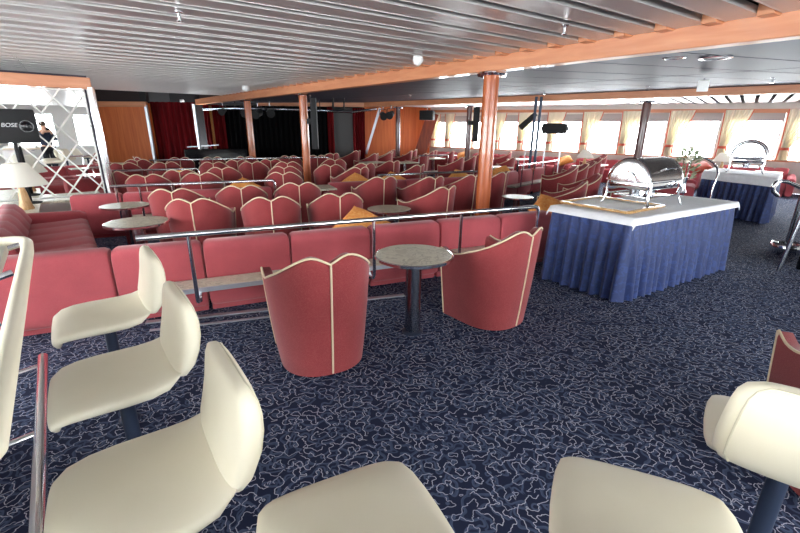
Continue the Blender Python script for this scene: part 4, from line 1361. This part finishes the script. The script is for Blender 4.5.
w.scale = (1.16,) * 3; w.location = (p.x, p.y, TOP); w.rotation_euler = (0, 0, math.radians(30)); w['label'] = 'chrome roll-top food warmer with lid darkened by ceiling reflection on the nearer buffet'
w2 = warmer(True); p = P(744, 172.5, TOP)
w2.location = (p.x, p.y, TOP); w2.scale = (1.25,) * 3; w2.rotation_euler = (0, 0, math.radians(52)); w2['label'] = 'open chrome food warmer with round hoop on the farther buffet'

# picture frame lying on the buffet
pc = [P(x, y, TOP + .02).xy for x, y in ((626, 212.5), (661, 205.5), (601, 196), (563, 201))]
cen = (pc[0] + pc[1] + pc[2] + pc[3]) / 4
ex = ((pc[1] - pc[0]) + (pc[2] - pc[3])) / 2; ey = ((pc[3] - pc[0]) + (pc[2] - pc[1])) / 2
wd, hg = ex.length, ey.length
t = thing('picture_frame', 'gilt wooden picture frame lying flat on the white tablecloth', 'picture frame', (cen.x, cen.y, TOP), math.atan2(ex.y, ex.x))
for (a, b) in (((-wd / 2, -hg / 2), (wd / 2, -hg / 2)), ((wd / 2, -hg / 2), (wd / 2, hg / 2)), ((wd / 2, hg / 2), (-wd / 2, hg / 2)), ((-wd / 2, hg / 2), (-wd / 2, -hg / 2))):
    MB().bar((a[0], a[1], .0135), (b[0], b[1], .0135), .045, .024).build('moulding', 'gold', t, bevel=.006)
MB().box(0, 0, .008, wd - .04, hg - .04, .008).build('print', 'paper', t, smooth=False)
# dried flowers in a slim chrome vase
p = P(681, 193, TOP)
t = thing('flower_vase', 'vase of dusty dried flowers behind the food warmer', 'flower arrangement', (p.x, p.y, TOP)); t.scale = (1.12,) * 3
MB().lathe([(.045, 0), (.05, .01), (.035, .06), (.03, .14), (.04, .18), (.035, .18), (.02, .16)], 0, 0, 0, 18).build('vase', 'chrome', t)
rnd = random.Random(3); lv = MB(); fl = MB()
for i in range(90):
    h = rnd.uniform(.15, .5); r = .02 + .075 * math.sin(min(1, (h - .1) / .42) * PI); a = rnd.uniform(0, 2 * PI)
    c = Vector((r * math.cos(a), r * math.sin(a), h))
    d = Vector((math.cos(a), math.sin(a), rnd.uniform(.2, 1.2))).normalized(); s_ = d.cross(Vector((0, 0, 1))).normalized()
    l = rnd.uniform(.04, .075)
    up = s_.cross(d) * .004
    q = [c - s_ * .006, c + d * l * .5 - s_ * .016, c + d * l, c + d * l * .5 + s_ * .016]
    lv.add([v + up for v in q] + [v - up for v in q], [(0, 1, 2, 3), (7, 6, 5, 4), (0, 4, 5, 1), (1, 5, 6, 2), (2, 6, 7, 3), (3, 7, 4, 0)])
for i in range(7):
    a = rnd.uniform(0, 2 * PI); h = rnd.uniform(.3, .52); r = rnd.uniform(.02, .07)
    MB().lathe([(.004, -.02), (.022, 0), (.026, .014), (.012, .024), (.002, .02)], r * math.cos(a), r * math.sin(a), h, 10).build('bloom', 'petal', t)
lv.build('foliage', 'leaf', t); 
for i in range(5):
    a = i * 1.25; MB().tube([(0, 0, .02), (.02 * math.cos(a), .02 * math.sin(a), .2), (.05 * math.cos(a), .05 * math.sin(a), .42)], .004, 6).build('stem', 'leaf', t)
# bent chrome handrail beside the second buffet
t = thing('handrail', 'arched chrome handrail left of the smaller buffet table', 'handrail', (0, 0, 0))
Y0 = 6.9
pts = [PD(x, y, Y0) for x, y in ((690, 162), (694, 157.5), (700, 157), (707, 159), (713, 162.5), (717, 167), (718, 173), (716, 181), (713, 188))]
e = pts[-1]
MB().tube(pts + [Vector((e.x, e.y, .04))], .016, 10).build('rail', 'chrome', t)
e = pts[0]
MB().tube([e, Vector((e.x, e.y, .04))], .014, 10).build('post', 'chrome', t)
for e in (pts[0], pts[-1]): MB().lathe([(.06, 0), (.06, .02), (.03, .04)], e.x, e.y, 0, 16).build('flange', 'steel', t)

# chrome handrail with black panel at the right edge
t = thing('stair_rail', 'chrome handrail with hooked end and round foot at the right edge', 'handrail', (0, 0, 0))
ft = P(784, 253, 0)
base = Vector((ft.x, ft.y, 0))
zt = PD(797, 188, ft.y).z
hook = [PD(x, y, ft.y - .05) for x, y in ((778, 196), (773.5, 192), (773, 187), (776, 182.5), (781, 181), (788, 182), (797, 186), (815, 194), (840, 205))]
MB().tube(hook, .024, 12).build('rail', 'chrome', t)
MB().tube([base, (base.x, base.y, zt)], .026, 12).build('post', 'steel', t)
MB().lathe([(.15, .0), (.165, .0), (.18, .06), (.18, .13), (.165, .15), (.15, .13), (.15, .06), (.03, .03), (.02, 0)], base.x, base.y, 0, 32).build('foot', 'chrome', t, angle=50)
e = P(778, 271, 0); zt2 = PD(801, 215, e.y).z
tp = PD(803, 214, e.y)
MB().tube([(e.x, e.y, 0), tuple(tp), tuple(Vector((e.x, e.y, 0)).lerp(tp, 1.3))], .024, 12).build('post', 'steel', t)
t2 = thing('stairwell_panel', 'black panel beside the chrome post at the right edge', 'panel', (e.x + .27, e.y - .02, 0), -.25)
MB().box(.6, .1, .36, 1.2, .06, .72).build('panel', 'blackgloss', t2, bevel=.008)


# ------------------------------------------------------------------ the photographer (stands behind the camera, shows in the mirror)
def skin_fig(name, verts, edges, radii, mat, parent, root=0, levels=2):
    me = bpy.data.meshes.new(name); me.from_pydata(verts, edges, []); me.materials.append(M[mat])
    o = bpy.data.objects.new(name, me); COL.objects.link(o); o.parent = parent
    o.modifiers.new('skin', 'SKIN'); 
    sv = me.skin_vertices[0].data if me.skin_vertices else None
    if sv is None:
        bm = bmesh.new(); bm.from_mesh(me); bm.verts.layers.skin.verify(); bm.to_mesh(me); bm.free(); sv = me.skin_vertices[0].data
    for i, r in enumerate(radii):
        sv[i].radius = r if isinstance(r, tuple) else (r, r); sv[i].use_root = (i == root)
    sb = o.modifiers.new('sub', 'SUBSURF'); sb.levels = levels; sb.render_levels = levels
    return o
pt = thing('person', 'person in a dark jacket holding a camera, reflected in the lattice mirror', 'person', (.27, -.32, 0), math.radians(20))
V = [(0, 0, .95), (0, 0, 1.1), (0, -.01, 1.28), (0, 0, 1.42), (0, .02, 1.5), (0, .035, 1.58), (0, .04, 1.68),
     (.18, 0, 1.4), (.25, .04, 1.16), (.12, .22, 1.4), (.08, .27, 1.5),
     (-.18, 0, 1.4), (-.25, .04, 1.16), (-.12, .22, 1.4), (-.08, .27, 1.5),
     (.09, 0, .9), (.1, .01, .5), (.1, -.01, .1), (.1, .12, .05),
     (-.09, 0, .9), (-.1, .01, .5), (-.1, -.01, .1), (-.1, .12, .05)]
Eg = [(0, 1), (1, 2), (2, 3), (3, 4), (4, 5), (5, 6), (3, 7), (7, 8), (8, 9), (9, 10), (3, 11), (11, 12), (12, 13), (13, 14), (0, 15), (15, 16), (16, 17), (17, 18), (0, 19), (19, 20), (20, 21), (21, 22)]
Rr = [(.15, .11), (.15, .11), (.17, .12), (.14, .1), .055, .085, .075, .07, .05, .04, .035, .07, .05, .04, .035, .09, .065, .045, .035, .09, .065, .045, .035]
skin_fig('body', V, Eg, Rr, 'skin', pt)
J = [V[i] for i in (0, 1, 2, 3, 7, 8, 9, 11, 12, 13)]
skin_fig('jacket', J, [(0, 1), (1, 2), (2, 3), (3, 4), (4, 5), (5, 6), (3, 7), (7, 8), (8, 9)], [(.18, .14), (.175, .135), (.19, .14), (.15, .11), .085, .066, .055, .085, .066, .055], 'jacket', pt)
T_ = [V[i] for i in (0, 15, 16, 17, 19, 20, 21)]
skin_fig('trousers', T_, [(0, 1), (1, 2), (2, 3), (0, 4), (4, 5), (5, 6)], [(.165, .125), .105, .08, .065, .105, .08, .065], 'trousers', pt)
MB().lathe([(.002, 1.77), (.05, 1.765), (.085, 1.72), (.095, 1.66), (.09, 1.62)], 0, .02, 0, 18).build('hair', 'hair', pt)
for sg in (-1, 1):
    for i in range(4):
        z = 1.475 + i * .019
        MB().tube([(sg * .085, .25, z), (sg * .075, .29, z + .005), (sg * .05, .305, z + .008), (sg * .03, .3, z + .008)], .009, 6).build('finger', 'skin', pt)
    MB().tube([(sg * .08, .25, 1.5), (sg * .055, .235, 1.49), (sg * .035, .23, 1.5)], .01, 6).build('thumb', 'skin', pt)

hc = pt.location + Matrix.Rotation(math.radians(20), 3, 'Z') @ Vector((0, .285, 1.515))
t = thing('camera_body', 'black camera in the hands of the person reflected in the mirror', 'camera', hc, math.radians(20))
MB().box(0, 0, 0, .13, .05, .085).build('body', 'black', t, bevel=.01)
MB().box(0, 0, .052, .05, .045, .03).build('viewfinder', 'black', t, bevel=.006)
lens = MB().lathe([(.03, .02), (.034, .04), (.036, .065), (.03, .07), (.002, .066)], 0, 0, 0, 18).build('lens', 'blackgloss', t)
lens.rotation_euler = (-PI / 2, 0, 0)

# ------------------------------------------------------------------ light
w = bpy.data.worlds.new('sky'); scene.world = w; w.use_nodes = True
nt = w.node_tree; bg = nt.nodes['Background']
bg.inputs['Color'].default_value = (.93, .97, 1.0, 1); bg.inputs['Strength'].default_value = 9.0
for c, z, wd, h, o in PORT:
    l = bpy.data.lights.new('window_portal', 'AREA'); l.shape = 'RECTANGLE'; l.size = wd; l.size_y = h
    l.cycles.is_portal = True
    ob = bpy.data.objects.new('window_portal', l); COL.objects.link(ob)
    ob.location = (c.x, c.y, z)
    ob.rotation_euler = Vector((-o.x, -o.y, 0)).to_track_quat('-Z', 'Y').to_euler()

cam = bpy.data.cameras.new('camera'); cam.sensor_width = 36; cam.lens = F_PX / 800 * 36; cam.clip_start = .02
co = bpy.data.objects.new('camera', cam); COL.objects.link(co)
co.matrix_world = Matrix.Translation((0, 0, EYE)) @ Matrix.Rotation(PI / 2 - TILT, 4, 'X') @ Matrix.Rotation(ROLL, 4, 'Z')
scene.camera = co
vs = scene.view_settings
vs.view_transform = 'Standard'; vs.look = 'None'; vs.gamma = 1; vs.use_curve_mapping = False; vs.exposure = 1.93
scene.cycles.use_denoising = True
scene.cycles.max_bounces = 10; scene.cycles.diffuse_bounces = 6; scene.cycles.glossy_bounces = 5; scene.cycles.transparent_max_bounces = 12
scene.cycles.sample_clamp_indirect = 8
